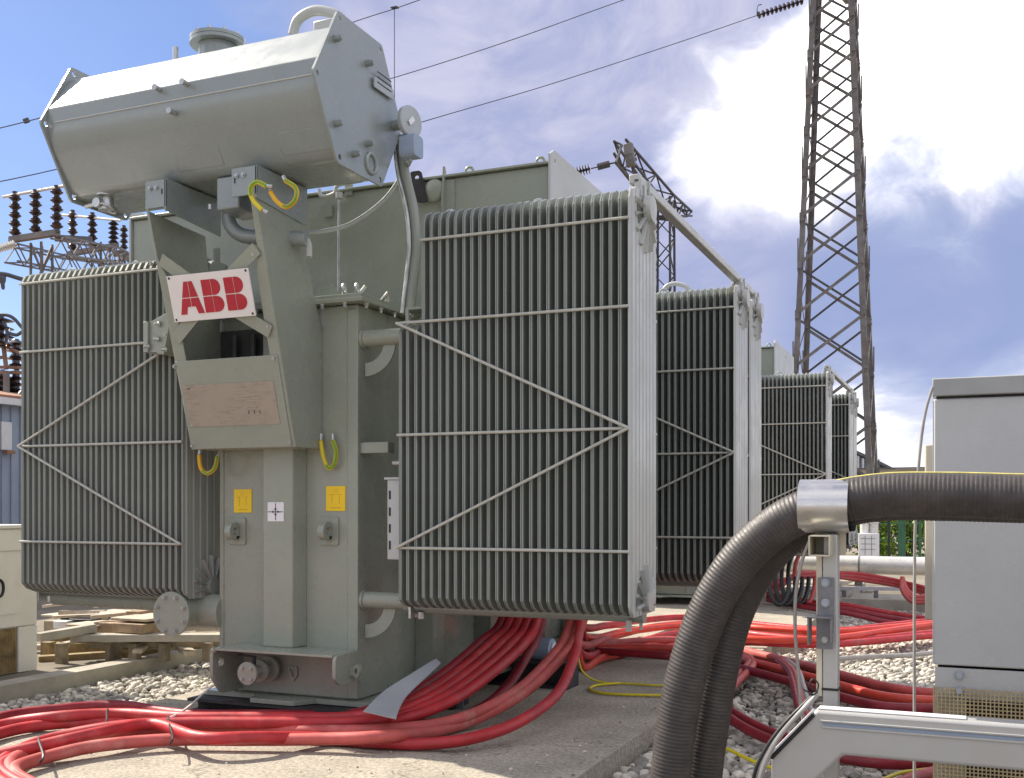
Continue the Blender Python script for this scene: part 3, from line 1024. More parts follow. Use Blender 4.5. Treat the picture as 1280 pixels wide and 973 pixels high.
for r_ in ((293, 612, 315, 641), (408, 608, 432, 639)):
    s_, a_, b_ = sticker(*r_, TY0 - 0.001, 'sticker_yellow', 'yellow_sticker', T)
    w, h = b_.x - a_.x, a_.z - b_.z
    m_ = MB()
    Yf = TY0 - 0.0062
    for (u0, u1, v0, v1) in ((0.35, 0.65, 0.86, 0.875), (0.3, 0.7, 0.66, 0.675), (0.3, 0.32, 0.3, 0.66), (0.68, 0.7, 0.3, 0.66), (0.2, 0.28, 0.64, 0.68), (0.74, 0.8, 0.64, 0.68),
                             (0.25, 0.75, 0.12, 0.15), (0.38, 0.62, 0.76, 0.78)):
        m_.box((a_.x + w * u0, Yf, b_.z + h * v0), (a_.x + w * u1, Yf + 0.003, b_.z + h * v1))
    m_.build('sticker_print', 'sticker_print', s_)
s_, a_, b_ = sticker(335, 628, 355, 652, 5.479, 'paper_white', 'target_sticker', T)
w, h, Yf = b_.x - a_.x, a_.z - b_.z, 5.4728
m_ = MB()
m_.box((a_.x + w * 0.485, Yf, b_.z + h * 0.06), (a_.x + w * 0.515, Yf + 0.003, b_.z + h * 0.94))
m_.box((a_.x + w * 0.03, Yf - 0.001, b_.z + h * 0.485), (a_.x + w * 0.97, Yf + 0.002, b_.z + h * 0.515))
for (du, dv) in ((1, 0), (-1, 0), (0, 1), (0, -1)):
    cu, cvv = 0.5 + du * 0.06, 0.5 + dv * 0.05
    tu, tv = 0.5 + du * 0.18, 0.5 + dv * 0.17
    tri = [(cu, cvv), (tu + dv * 0.07, tv + du * 0.06), (tu - dv * 0.07, tv - du * 0.06)]
    m_.prism([(a_.x + w * u, b_.z + h * v) for u, v in tri], XZ(), Yf - 0.002, Yf + 0.001)
m_.build('target_cross', 'black', s_)

# ------------------------------------------------------------------ bracket carrying the conservator
F0, F1 = V((5.32, 1.655)), V((4.915, 3.07))       # front edge line in (y, z)
AX0, AX1 = -4.418, -3.652
sl_ = (F1 - F0)
sl_.normalize()
nrm = V((-sl_.y, sl_.x))                          # points to the camera side


def fpl(x, s, t=0.0):
    """point on the leaning front plane: x, distance s up the slope, t towards the viewer"""
    p = F0 + sl_ * s + nrm * t
    return V((x, p.x, p.y))


def on_front(px, py, t=0.0):
    r = ray(px, py)
    nn = V((0, nrm.x, nrm.y))
    p0 = fpl(0, 0, t)
    d_ = (p0 - V((0, 0, EYE))).dot(nn) / r.dot(nn)
    p_ = V((0, 0, EYE)) + r * d_
    return p_.x, (V((p_.y, p_.z)) - F0).dot(sl_)


LEN = (F1 - F0).length
br = MB()
side = [(5.32, 1.655), (5.598, 1.655), (5.598, 2.36), (5.43, 2.80), (5.335, 3.16), (4.905, 3.10)]
br.prism(side, YZ(), AX1 - 0.012, AX1)
sideL = [(5.32, 1.655), (5.598, 1.655), (5.598, 2.36), (5.47, 2.70), (5.43, 3.0), (4.915, 3.03)]
br.prism(sideL, YZ(), AX0, AX0 + 0.012)
br.prism([(5.335, 1.655), (5.598, 1.655), (5.598, 1.667), (5.335, 1.667)], YZ(), AX0 + 0.013, AX1 - 0.013)
br = br.build('bracket', 'paint', T, bevel=0.005)
# front flanges on both arms (curved bend)
for (xa, xb, top) in ((AX0 + 0.0, AX0 + 0.085, LEN - 0.03), (AX1 - 0.075, AX1 + 0.0, LEN + 0.03)):
    MB().prism(([(xa, 0.0), (xb, 0.0), (xb, 0.98), (xa + 0.016, 1.16), (xa + 0.016, top), (xa, top)] if xa < -4 else [(xa, 0.0), (xb, 0.0), (xb, top), (xb - 0.03, top), (xb - 0.04, 1.16), (xa, 1.0)]), lambda u, v, t: fpl(u, v, t), -0.002, 0.010).build('arm_flange', 'paint', br, bevel=0.006, seg=3)
# lower closed panel
xl, s_top = on_front(216, 452)
MB().prism([(AX0 + 0.01, 0.005), (AX1 - 0.02, 0.005), (AX1 - 0.02, s_top), (AX0 + 0.01, s_top)], lambda u, v, t: fpl(u, v, t), 0.011, 0.017).build('lower_panel', 'paint', br, bevel=0.003)
for (px_, py_) in ((241, 557), (363, 553), (219, 458), (343, 448), (208, 418), (336, 408), (190, 330), (318, 318)):
    x_, s_ = on_front(px_, py_, 0.012)
    bolt(br, fpl(x_, s_, 0.017), (0, nrm.x, nrm.y), 0.011, 0.012)
MB().box((AX0 + 0.014, 5.575, 1.70), (AX1 - 0.014, 5.589, 2.42)).build('shade_panel', 'shade_print_grey', br)  # added dark sheet standing in for shade inside the bracket opening
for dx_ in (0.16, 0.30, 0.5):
    MB().cyl((AX0 + dx_, 5.53, 1.75), (AX0 + dx_, 5.53, 2.38), 0.022, 10).build('inner_conduit', 'shade_print_grey', br)
# nameplate
x0_, s0_ = on_front(243, 534, 0.018)
x1_, s1_ = on_front(338, 476, 0.018)
xm, sm_ = on_front(290, 505, 0.018)
npl = MB().prism([(x0_ - 0.03, s0_), (x1_ + 0.02, s0_), (x1_ + 0.02, s1_), (x0_ - 0.03, s1_)], lambda u, v, t: fpl(u, v, t), 0.0175, 0.0205).build('nameplate', 'nameplate_print', br, org=fpl(xm, sm_))
for (u_, v_, w_, h_) in ((0.05, 0.90, 0.06, 0.03), (0.68, 0.26, 0.02, 0.10), (0.74, 0.26, 0.02, 0.10), (0.80, 0.26, 0.02, 0.10), (0.70, 0.40, 0.015, 0.02), (0.78, 0.40, 0.015, 0.02)):
    ux_, vs_ = x0_ - 0.03 + u_ * (x1_ - x0_ + 0.05), s0_ + v_ * (s1_ - s0_)
    MB().prism([(ux_, vs_), (ux_ + w_ * 0.33, vs_), (ux_ + w_ * 0.33, vs_ + h_ * 0.2), (ux_, vs_ + h_ * 0.2)], lambda u, v, t: fpl(u, v, t), 0.0203, 0.0212).build('print_mark', 'shade_print_grey', npl)
for (u_, v_) in ((0.02, 0.04), (0.98, 0.04), (0.02, 0.96), (0.98, 0.96)):
    bolt(npl, fpl(x0_ - 0.03 + u_ * (x1_ - x0_ + 0.05), s0_ + v_ * (s1_ - s0_), 0.0204), (0, nrm.x, nrm.y), 0.004, 0.003, 'zinc', 'rivet')
# diagonal straps and lettered sign
c0 = on_front(206, 346, 0.05)
c1 = on_front(310, 335, 0.05)
c2 = on_front(319, 394, 0.05)
c3 = on_front(220, 404, 0.05)
sx0, sx1 = (c0[0] + c3[0]) / 2, (c1[0] + c2[0]) / 2
sv0, sv1 = (c2[1] + c3[1]) / 2, (c0[1] + c1[1]) / 2
for (xa, sa, xb, sb) in ((AX0 + 0.05, sv1 + 0.10, sx0 + 0.14, sv1 - 0.03), (AX1 - 0.035, sv1 + 0.10, sx1 - 0.14, sv1 - 0.03),
                         (AX0 + 0.05, sv0 - 0.10, sx0 + 0.14, sv0 + 0.03), (AX1 - 0.035, sv0 - 0.10, sx1 - 0.14, sv0 + 0.03)):
    MB().bar(fpl(xa, sa, 0.022), fpl(xb, sb, 0.030), 0.075, 0.006, up=V((0, nrm.x, nrm.y))).build('sign_strap', 'paint', br)
sg = MB().prism([(sx0, sv0), (sx1, sv0), (sx1, sv1), (sx0, sv1)], lambda u, v, t: fpl(u, v, t), 0.040, 0.050).build('sign', 'sign_white', T, bevel=0.002)
sg['label'] = 'white rectangular sign with red block lettering'
SWd, SHt = sx1 - sx0, sv1 - sv0
for (u, v) in ((0.03, 0.05), (0.97, 0.05), (0.03, 0.95), (0.97, 0.95)):
    bolt(sg, fpl(sx0 + u * SWd, sv0 + v * SHt, 0.050), (0, nrm.x, nrm.y), 0.006, 0.004, 'dark_steel', 'screw')


def bcurve(x0, x1, y0, y1, xe):
    """right half of a B bowl: straight top and bottom then round"""
    pts = [(x0, y0), (xe, y0)]
    ym, hh = (y0 + y1) / 2, (y1 - y0) / 2
    for i in range(1, 10):
        a_ = -pi / 2 + pi * i / 10
        pts.append((xe + (x1 - xe) * cos(a_), ym + hh * sin(a_)))
    return pts + [(xe, y1), (x0, y1)]


Apol = [[(0.325, 1), (0.485, 1), (0.485, 0.515), (0.165, 0.515)], [(0.515, 1), (0.675, 1), (0.835, 0.515), (0.515, 0.515)],
        [(0.0, 0), (0.255, 0), (0.33, 0.225), (0.485, 0.225), (0.485, 0.485), (0.155, 0.485)],
        [(1.0, 0), (0.745, 0), (0.67, 0.225), (0.515, 0.225), (0.515, 0.485), (0.845, 0.485)]]
Bpol = [[(0, 0.515), (0.455, 0.515), (0.455, 1), (0, 1)], [(0, 0), (0.455, 0), (0.455, 0.485), (0, 0.485)],
        bcurve(0.485, 0.93, 0.515, 1.0, 0.60), bcurve(0.485, 1.0, 0.0, 0.485, 0.64)]
LH = 0.70 * SHt
for (u0, wd, pol) in ((0.105, 0.295, Apol), (0.415, 0.240, Bpol), (0.690, 0.240, Bpol)):
    m_ = MB()
    for pl in pol:
        m_.prism([(sx0 + SWd * u0 + SWd * wd * a_, sv0 + SHt * 0.15 + LH * b_) for a_, b_ in pl], lambda u, v, t: fpl(u, v, t), 0.049, 0.0525)
    m_.build('letter', 'sign_red', sg, smooth=0)
# saddles between bracket arms and conservator
for (xa, xb, px_) in ((AX0 - 0.01, AX0 + 0.14, 0), (AX1 - 0.16, AX1 + 0.01, 1)):
    sd = MB()
    sd.box((xa, 4.92, 3.04), (xb, 4.932, 3.20))
    sd.prism([(4.92, 3.02), (5.42, 2.98), (5.42, 3.205), (5.02, 3.205), (4.92, 3.20)], YZ(), xb - 0.012, xb)
    sd.box((xa, 4.95, 3.195), (xb - 0.014, 5.42, 3.212))
    sd = sd.build('saddle', 'conservator_paint', br, bevel=0.003)
    for dx in (0.04, 0.085):
        bolt(sd, (xa + dx, 4.918, 3.155), (0, -1, 0), 0.011, 0.014)
    MB().box((xa + 0.12 if px_ == 0 else xa + 0.02, 4.917, 3.115), (xa + 0.127 if px_ == 0 else xa + 0.027, 4.9205, 3.145)).build('slot', 'black', sd)
# cross member and relay under the conservator
MB().box((-4.02, 5.05, 3.02), (-3.86, 5.30, 3.21)).build('relay', 'conservator_paint', br, bevel=0.01)
q = at_y(283, 258, 5.2)
MB().tube(spline([q + V((0.0, 0.1, 0.06)), q + V((-0.02, 0.05, -0.06)), q + V((0.06, 0.05, -0.16)), q + V((0.25, 0.05, -0.20)), q + V((0.5, 0.1, -0.22))], 6), 0.045, 14).build('relay_pipe', 'conservator_paint', br)
q = at_y(263, 256, 5.0)
MB().cyl(q, q + V((0, 0, -0.03)), 0.013, 8).build('relay_plug', 'zinc', br)
q = at_y(300, 250, 5.25)
MB().box((q.x - 0.06, 5.2, q.z - 0.03), (q.x + 0.13, 5.32, q.z + 0.08)).build('relay_box', 'dark_steel', br, bevel=0.01)
# fitting beside the left arm and small fittings
p0 = at_y(186, 404, 5.3)
p1 = at_y(212, 440, 5.3)
ft = MB().box((p0.x, 5.25, p1.z), (p0.x + 0.035, 5.45, p0.z))
ft.prism(rounded([(p0.x + 0.036, p0.z + 0.0), (p0.x + 0.036, p1.z), (p1.x - 0.02, p1.z - 0.02), (p1.x + 0.04, p0.z + 0.06)], 0.01), XZ(), 5.27, 5.43)
ft = ft.build('side_flange', 'paint', T, bevel=0.004)
for (px_, py_) in ((186, 433), (198, 424), (199, 405), (208, 437)):
    bolt(ft, at_y(px_, py_, 5.26), (-0.6, -0.8, 0), 0.014, 0.03, 'zinc')
q = at_x(380, 305, AX1 + 0.05)
MB().tube(spline([q + V((0, 0, 0.04)), q + V((0.03, 0, 0.0)), q + V((0.035, 0, -0.08))], 4), 0.02, 8).build('small_elbow', 'radiator_face', T)

# earthing straps, yellow and green
for i, (pts, Yp, mt) in enumerate((([(249, 569), (251, 585), (259, 592), (268, 586), (272, 571)], 5.45, 'amber_wire'),
                                   ([(401, 551), (404, 570), (410, 585), (418, 580), (420, 564), (416, 551)], 5.56, 'yellow_wire'),
                                   ([(328, 263), (316, 250), (313, 236), (321, 228), (333, 233)], 4.84, 'yellow_wire'),
                                   ([(338, 240), (346, 252), (358, 259), (369, 250), (370, 236), (357, 226)], 4.87, 'amber_wire'))):
    st_ = MB().tube(spline([at_y(a_, b_, Yp) for a_, b_ in pts], 6), 0.013, 10).build('earth_strap', mt, T)
    k = len(pts)
    p_ = [at_y(a_, b_, Yp) for a_, b_ in pts]
    MB().tube([p_[0], p_[0] + (p_[0] - p_[1]).normalized() * 0.03 + V((0, 0.015, 0.01))], 0.012, 8).tube([p_[-1], p_[-1] + (p_[-1] - p_[-2]).normalized() * 0.03 + V((0, 0.015, 0.01))], 0.012, 8).build('cable_lug', 'zinc', st_)
    sp_ = spline(p_, 6)
    MB().tube([c__ + V((0.004, -0.0075, 0.0)) for c__ in sp_[len(sp_) // 3:]], 0.0075, 8).build('green_stripe', 'green_wire', st_)

# ------------------------------------------------------------------ conservator
CXa, CXb, CYc, CZc = -5.115, -3.19, 5.27, 3.605
body = rounded([(4.845, 3.700), (5.030, 3.945), (5.51, 3.945), (5.695, 3.700), (5.695, 3.52), (5.495, 3.215), (5.045, 3.215), (4.845, 3.52)],
               [0.012, 0.02, 0.02, 0.02, 0.06, 0.05, 0.05, 0.10], 5)
cs = MB().prism(body, YZ(), CXa + 0.008, CXb - 0.008).build('conservator', 'conservator_paint', T, smooth=22)
wn = cs.modifiers.new('weighted', 'WEIGHTED_NORMAL')
wn.keep_sharp = True
wn.weight = 100
hexp = rounded([(CYc + 0.482 * cos(radians(60 * i)), CZc + 0.482 * sin(radians(60 * i))) for i in range(6)], 0.02, 3)
hh = [circle(CYc + 0.440 * cos(radians(60 * i)), CZc + 0.440 * sin(radians(60 * i)), 0.016, 12) for i in (1, 2, 3, 4, 5)]
MB().prism(hexp, YZ(), CXb - 0.007, CXb + 0.007, holes=hh).build('conservator_end_plate', 'conservator_paint', cs)
MB().prism(hexp, YZ(), CXa - 0.007, CXa + 0.007, holes=hh).build('conservator_end_plate', 'conservator_paint', cs)
# weld seam along the front
MB().cyl((CXa + 0.06, 4.844, 3.61), (CXb - 0.02, 4.844, 3.61), 0.0045, 8).build('weld_seam', 'radiator_face', cs)
# studs
for (px_, py_) in ((199, 112), (233, 105), (217, 141)):
    q = at_y(px_, py_, 4.836)
    MB().cyl(q + V((0, 0.01, 0)), q + V((0, -0.035, 0)), 0.015, 10).cyl(q + V((0, -0.035, 0)), q + V((0, -0.042, 0)), 0.018, 10).build('stud', 'zinc', cs)
for (px_, py_) in ((417, 49), (457, 80), (418, 155), (457, 180), (440, 193)):
    q = at_x(px_, py_, CXb)
    MB().cyl(q, q + V((0.045, 0, 0)), 0.020, 12).cyl(q + V((0.045, 0, 0)), q + V((0.055, 0, 0)), 0.014, 8).build('plug', 'conservator_paint', cs)
q = at_x(462, 205, CXb)
MB().torus(q + V((0.012, 0, 0)), 0.055, 0.012, (1, 0, 0), 22, 8).build('inspection_ring', 'conservator_paint', cs)
q0, q1 = at_x(463, 103, CXb), at_x(487, 122, CXb)
pl_ = MB().box((CXb + 0.02, q0.y, q1.z - 0.02), (CXb + 0.028, q1.y, q0.z + 0.03)).box((CXb + 0.005, q0.y + 0.01, q1.z), (CXb + 0.02, q0.y + 0.03, q0.z)).build('small_plate', 'gauge_grey', cs)
pp = MB()
for k in range(3):
    pp.box((CXb + 0.0275, q0.y + 0.03, q1.z + 0.015 + 0.03 * k), (CXb + 0.0295, q1.y - 0.03, q1.z + 0.022 + 0.03 * k))
pp.build('plate_print', 'dark_steel', pl_)
# manhole and breather on top
q = at_y(275, 62, CYc)
mh = MB().cyl((q.x, CYc - 0.02, 3.94), (q.x, CYc - 0.02, 4.075), 0.115, 28).cyl((q.x, CYc - 0.02, 4.077), (q.x, CYc - 0.02, 4.097), 0.165, 32).cyl((q.x, CYc - 0.02, 4.10), (q.x, CYc - 0.02, 4.12), 0.165, 32)
mh = mh.build('manhole', 'conservator_paint', cs)
for i in range(10):
    a_ = 2 * pi * i / 10
    bolt(mh, (q.x + 0.142 * cos(a_), CYc - 0.02 + 0.142 * sin(a_), 4.12), (0, 0, 1), 0.012, 0.02)
q = at_y(218, 72, 5.06)
MB().cyl((q.x, 5.07, 3.93), (q.x, 5.07, 4.03), 0.016, 10).build('stud', 'zinc', cs)
pts = [(366, 44), (372, 26), (388, 15), (405, 14), (425, 22), (440, 45)]
MB().tube(spline([at_y(a_, b_, 5.38) for a_, b_ in pts], 6), 0.030, 14).build('vent_pipe', 'radiator_face', cs)
MB().box((at_y(395, 34, 5.15).x, 5.12, 3.943), (at_y(414, 30, 5.15).x + 0.06, 5.2, 4.04)).build('lid_block', 'radiator_face', cs, bevel=0.008)
# pads under the body
for (px0_, px1_) in ((216, 272), (346, 408)):
    pa = MB()
    a0, a1 = V((4.845, 3.52)), V((5.045, 3.215))
    nn = V((-(a1 - a0).y, (a1 - a0).x)).normalized()
    if nn.y > 0:
        nn = -nn
    xx0, xx1 = at_y(px0_, 200, 4.95).x, at_y(px1_, 195, 4.95).x
    c_ = [(xx0, 0.50), (xx1, 0.50), (xx1, 0.84), (xx0, 0.84)]
    pa.prism(c_, lambda u, v, t: V((u, (a0 + (a1 - a0) * v + nn * t).x, (a0 + (a1 - a0) * v + nn * t).y)), -0.004, 0.0035)
    pa.build('stiffening_pad', 'conservator_paint', cs, bevel=0.003)
# valve hanging at the left bottom
q = at_y(135, 258, 5.12)
vl = MB()
vl.rings([(0.03, 0.08), (0.075, 0.075), (0.075, 0.055), (0.035, 0.05), (0.035, -0.01), (0.055, -0.012), (0.055, -0.028), (0.02, -0.03)], (q.x, 5.12, q.z), (0, 0, 1), 18)
vl.cyl((q.x - 0.16, 5.1, q.z + 0.01), (q.x - 0.03, 5.1, q.z + 0.02), 0.014, 10)
vl.cyl((q.x - 0.03, 5.05, q.z + 0.01), (q.x - 0.03, 5.15, q.z + 0.01), 0.03, 12)
vl.torus((q.x + 0.02, 5.1, q.z - 0.02), 0.05, 0.008, (0.3, 0.4, 1), 16, 6)
vl.build('conservator_valve', 'zinc', cs)
# oil level gauge with its junction box
qg = at_x(493, 157, CXb + 0.01)
gs = MB().cyl((CXb, qg.y, qg.z), (CXb + 0.10, qg.y, qg.z), 0.032, 14).build('oil_gauge', 'conservator_paint', cs)
qq = V((CXb + 0.10, qg.y - 0.01, qg.z))
MB().rings([(0.06, 0), (0.095, 0.01), (0.095, 0.035), (0.088, 0.04)], qq, (1, -0.25, 0), 26).build('gauge_dial', 'gauge_grey', gs)
ax_ = V((1, -0.25, 0)).normalized()
MB().bar(qq + ax_ * 0.042 + V((0, 0.045, 0.045)), qq + ax_ * 0.042 + V((0, -0.03, -0.02)), 0.03, 0.006, up=ax_).build('gauge_scale', 'paper_white', gs)
MB().prism(rounded([(-0.06, -0.075), (0.06, -0.075), (0.06, 0.055), (-0.06, 0.055)], 0.03), lambda u, v, t: qq + V((0.03 + t, u, v - 0.14)), -0.05, 0.05).build('junction_box', 'gauge_blue', gs, bevel=0.008)
jb = qq + V((0.03, 0, -0.22))
MB().tube(spline([jb, at_d(505, 215, 6.6), at_d(480, 250, 6.65), at_d(440, 279, 6.65), at_d(405, 289, 6.6), at_d(372, 291, 6.55)], 6), 0.013, 8).build('sagging_cable', 'clear_pipe', T)
# pipes from the conservator end down to the radiator riser
for (off, mt, rr) in ((0, 'zinc', 0.014), (9, 'radiator_paint', 0.030)):
    pts = [(492 + off, 170), (497 + off, 215), (508 + off, 262), (512 + off, 305), (509 + off, 340), (503 + off, 392)]
    yy = [5.72, 5.73, 5.74, 5.74, 5.72, 5.68]
    MB().tube(spline([at_y(a_, b_, y_ + (0.02 if off else 0)) for (a_, b_), y_ in zip(pts, yy)], 8), rr, 12).build('down_pipe', mt, T)
# extra small fittings on the cover between the bracket and the radiator
for (px_, py_) in ((452, 364), (480, 372)):
    q = at_y(px_, py_, 5.8)
    MB().tube(spline([q + V((-0.04, 0, -0.04)), q, q + V((0.03, 0, 0.03))], 4), 0.012, 8).build('cover_clip', 'zinc', T)

# ------------------------------------------------------------------ second transformer: a copy farther down the row
SHIFT = V((0, 8.43, 0))
T2 = copy_tree(T, None, SHIFT, skip=('sticker_print', 'sagging_cable', 'earth_strap'))
T2['label'] = 'farther grey transformer standing in line behind the near one, seen beyond the black hose'
T['group'] = T2['group'] = 'transformers in a row'

# ------------------------------------------------------------------ steel supports below the near transformer
for i, (x0, x1, y0, y1, z1, lab) in enumerate(((-4.54, -3.35, 5.42, 5.62, 0.095, 'dark steel beam under the front edge of the near transformer'),
                                               (-4.9, -3.04, 6.15, 6.40, 0.095, 'short dark beam end behind the bundle of red cables under the transformer'),
                                               (-5.1, -2.62, 7.15, 7.38, 0.19, 'longer dark beam standing below the cable box between the radiators'))):
    o = thing('support_beam', lab, 'steel beam', (x0, y0, 0), 'steel beams under the near transformer')
    MB().box((x0, y0, 0.002), (x1, y1, 0.020)).build('lower_flange', 'dark_steel', o)
    MB().box((x0, y0, z1 - 0.018), (x1, y1, z1)).build('upper_flange', 'dark_steel', o)
    MB().box((x0 + 0.01, (y0 + y1) / 2 - 0.01, 0.021), (x1 - 0.005, (y0 + y1) / 2 + 0.01, z1 - 0.019)).build('web', 'dark_steel', o)
    MB().box((x1 - 0.012, y0 + 0.01, 0.021), (x1 + 0.004, y1 - 0.01, z1 - 0.019)).build('end_plate', 'dark_steel', o)
q = at_y(680, 812, 7.26)
o = thing('roller_wheel', 'grey round roller standing on the beam behind the hanging red cables', 'roller', (q.x, 7.26, 0.19))
MB().cyl((q.x - 0.07, 7.26, q.z), (q.x + 0.07, 7.26, q.z), 0.085, 26).build('rim', 'gauge_blue', o, bevel=0.008)
MB().cyl((q.x + 0.071, 7.26, q.z), (q.x + 0.085, 7.26, q.z), 0.055, 20).build('hub', 'paper_white', o, bevel=0.004)
MB().box((q.x - 0.05, 7.2, 0.192), (q.x + 0.05, 7.32, q.z - 0.07)).build('axle_block', 'dark_steel', o)
q = at_z(560, 886, 0.0)
o = tag(MB().bar((q.x - 0.12, q.y + 0.02, 0.07), (q.x + 0.11, q.y - 0.0, 0.075), 0.012, 0.14).build('angle_plate', 'galvanised', bevel=0.002),
        'small grey steel angle standing on the pad below the draped red cables', 'steel plate')
p_ = [at_y(548, 828, 5.78), at_y(521, 848, 5.56), at_y(492, 871, 5.33), at_z(474, 896, 0.19)]
sh = MB()
vs, fs = [], []
sp_ = spline(p_, 5)
for i, q in enumerate(sp_):
    t = i / (len(sp_) - 1)
    w = 0.02 + 0.085 * t
    for dd in (V((-w, 0.01, 0.02)), V((w, -0.01, -0.0))):
        vs += [q + dd, q + dd + V((0.0, 0.004, -0.006))]
for i in range(len(sp_) - 1):
    o_ = i * 4
    fs += [(o_, o_ + 2, o_ + 6, o_ + 4), (o_ + 1, o_ + 5, o_ + 7, o_ + 3), (o_, o_ + 4, o_ + 5, o_ + 1), (o_ + 2, o_ + 3, o_ + 7, o_ + 6)]
fs += [(0, 1, 3, 2), (len(vs) - 4, len(vs) - 2, len(vs) - 1, len(vs) - 3)]
sh.add(vs, fs)
tag(sh.build('protective_sheet', 'sheet_grey'), 'bent grey sheet strip tucked between transformer base and red cables', 'sheet')


# ------------------------------------------------------------------ power cables
def cable(pts, r, material, label, group=None, n=10, name='power_cable', cat='cable', k=8):
    o = MB().tube(spline(pts, k), r, n).build(name, material, smooth=60)
    return tag(o, label, cat, group)


R0 = 0.033
gA = 'red cables draped from the near cable box to the left'
# five tight strands falling from the cable box, then running left along the pad
for i in range(5):
    sx = 606 + 11 * i
    z0 = 0.06 + 0.045 * (i % 2)
    mt = ('shaded_red_cable', 'red_cable', 'red_cable', 'red_cable', 'red_cable')[i]
    pts = [V((at_y(sx + 45, 770, 6.75).x, 6.75, 1.02)), at_y(sx + 22, 775, 6.6), at_y(sx - 4 + i * 2, 802 + i * 1.0, 6.35), at_y(560 + 13 * i, 838 + 1.5 * i, 5.98),
           at_y(517 + 12 * i, 866 + 2.5 * i, 5.62), at_y(474 + 7 * i, 884 + 3.8 * i, 5.33),
           at_z(430 + 2 * i, 894 + 3.0 * i, z0), at_z(330, 894 + 3.2 * i, z0), at_z(230, 893 + 3.6 * i, z0)]
    if i < 3:
        pts += [at_z(150, 882 + 10 * i, z0 - 0.02), at_z(70, 887 + 9 * i, z0 - 0.02), at_z(0, 897 + 10 * i, 0.04), at_z(-90, 925 + 14 * i, 0.04)]
    else:
        j = i - 3
        pts += [at_z(140, 909 + 8 * j, z0 - 0.01), at_z(60, 925 + 8 * j, 0.05), at_z(12, 945 + 6 * j, 0.05), at_z(-6 + 8 * j, 968 - 4 * j, 0.04), at_z(30 + 8 * j, 992 - 6 * j, 0.04), at_z(110, 1010, 0.04), at_z(200, 1022, 0.04)]
    cable(pts, R0, mt, ('darkest and rearmost red cable of the draped bundle beside the grey sheet strip', 'second red cable from the rear of the draped bundle by the grey strip',
                        'middle red cable of the draped bundle by the grey strip', 'second red cable from the front of the draped bundle, looping at lower left',
                        'foremost red cable of the draped bundle, looping round at the lower left corner')[i], gA)
# pinkish pair
for j in range(2):
    pts = [V((at_y(735 + 10 * j, 765, 6.9).x, 6.9, 1.02)), at_y(712 + 14 * j, 784, 6.75), at_y(686 + 9 * j, 826 + 3 * j, 6.4), at_y(640 + 5 * j, 868 + 5 * j, 5.95), at_y(570, 900 + 8 * j, 5.55),
           at_z(490, 912 + 8 * j, 0.09), at_z(400, 914 + 10 * j, 0.07), at_z(300, 911 + 14 * j, 0.06), at_z(210, 911 + 14 * j, 0.06), at_z(120, 920 + 13 * j, 0.06), at_z(50, 937 + 12 * j, 0.05),
           at_z(14 + 4 * j, 952 + 10 * j, 0.05), at_z(22 + 10 * j, 975 + 2 * j, 0.04), at_z(80, 1000 - 6 * j, 0.04), at_z(200, 1018 - 8 * j, 0.04)]
    cable(pts, R0 + 0.001, 'sunlit_dusty_cable', ('upper of two dusty pink cables sagging under the front radiator and looping on the pad', 'lower of two dusty pink cables sagging under the front radiator and looping on the pad')[j], 'sunlit dusty pink cables on the near pad')
# lone dark strand behind and the lowest red strand in front
cable([V((at_y(690, 765, 7.0).x, 7.0, 1.02)), at_y(675, 784, 6.85), at_y(655, 826, 6.6), at_y(634, 858, 6.3), at_y(604, 884, 6.0), at_y(560, 903, 5.75), at_z(500, 906, 0.06), at_z(420, 905, 0.05), at_z(330, 903, 0.05), at_z(240, 900, 0.05)],
      R0, 'shaded_red_cable', 'dark red cable hanging behind the pale pair, in front of the black beam')
cable([V((at_y(735, 765, 6.8).x, 6.8, 1.02)), at_y(724, 790, 6.7), at_y(714, 832, 6.35), at_y(694, 870, 5.95), at_y(648, 903, 5.5), at_z(590, 923, 0.07), at_z(530, 930, 0.04), at_z(470, 928, 0.04), at_z(400, 923, 0.045), at_z(320, 922, 0.10),
       at_z(250, 922, 0.11), at_z(190, 905, 0.11), at_z(120, 917, 0.11), at_z(40, 935, 0.08), at_z(-20, 948, 0.05)],
      R0, 'red_cable', 'lowest bright red cable, curving alone across the shaded pad below the radiator')
# cables from the near cable box out to the right, round behind the hose
gB = 'red cables running from the near pad to the grey cabinet'
specB = [(0, 'red_cable', [(722, 778, .35), (760, 782, .2), (800, 776, .12), (860, 772, .06), (940, 780, .05), (1040, 788, .05), (1110, 782, .05), (1180, 775, .05), (1300, 768, .05)]),
         (1, 'sunlit_dusty_cable', [(720, 800, .3), (765, 796, .1), (820, 783, .06), (880, 779, .05), (950, 787, .05), (1040, 795, .05), (1110, 790, .05), (1180, 784, .05), (1300, 778, .05)]),
         (2, 'red_cable', [(722, 812, .2), (770, 809, .06), (830, 795, .05), (890, 787, .05), (960, 795, .05), (1040, 801, .05), (1110, 797, .05), (1180, 790, .05), (1300, 784, .05)]),
         (3, 'orange_cable', [(724, 826, .1), (755, 822, .05), (820, 806, .05), (890, 796, .1), (960, 800, .1), (1040, 798, .1), (1110, 789, .09), (1180, 780, .09), (1300, 772, .09)]),
         (4, 'red_cable', [(735, 818, .05), (790, 815, .06), (850, 808, .05), (930, 803, .05), (1000, 806, .05), (1050, 805, .05), (1110, 800, .05), (1180, 794, .05), (1300, 790, .05)]),
         (5, 'orange_cable', [(728, 792, .25), (780, 790, .12), (840, 783, .11), (900, 781, .1), (960, 786, .1), (1040, 790, .1), (1110, 785, .1), (1180, 778, .1), (1300, 772, .1)])]
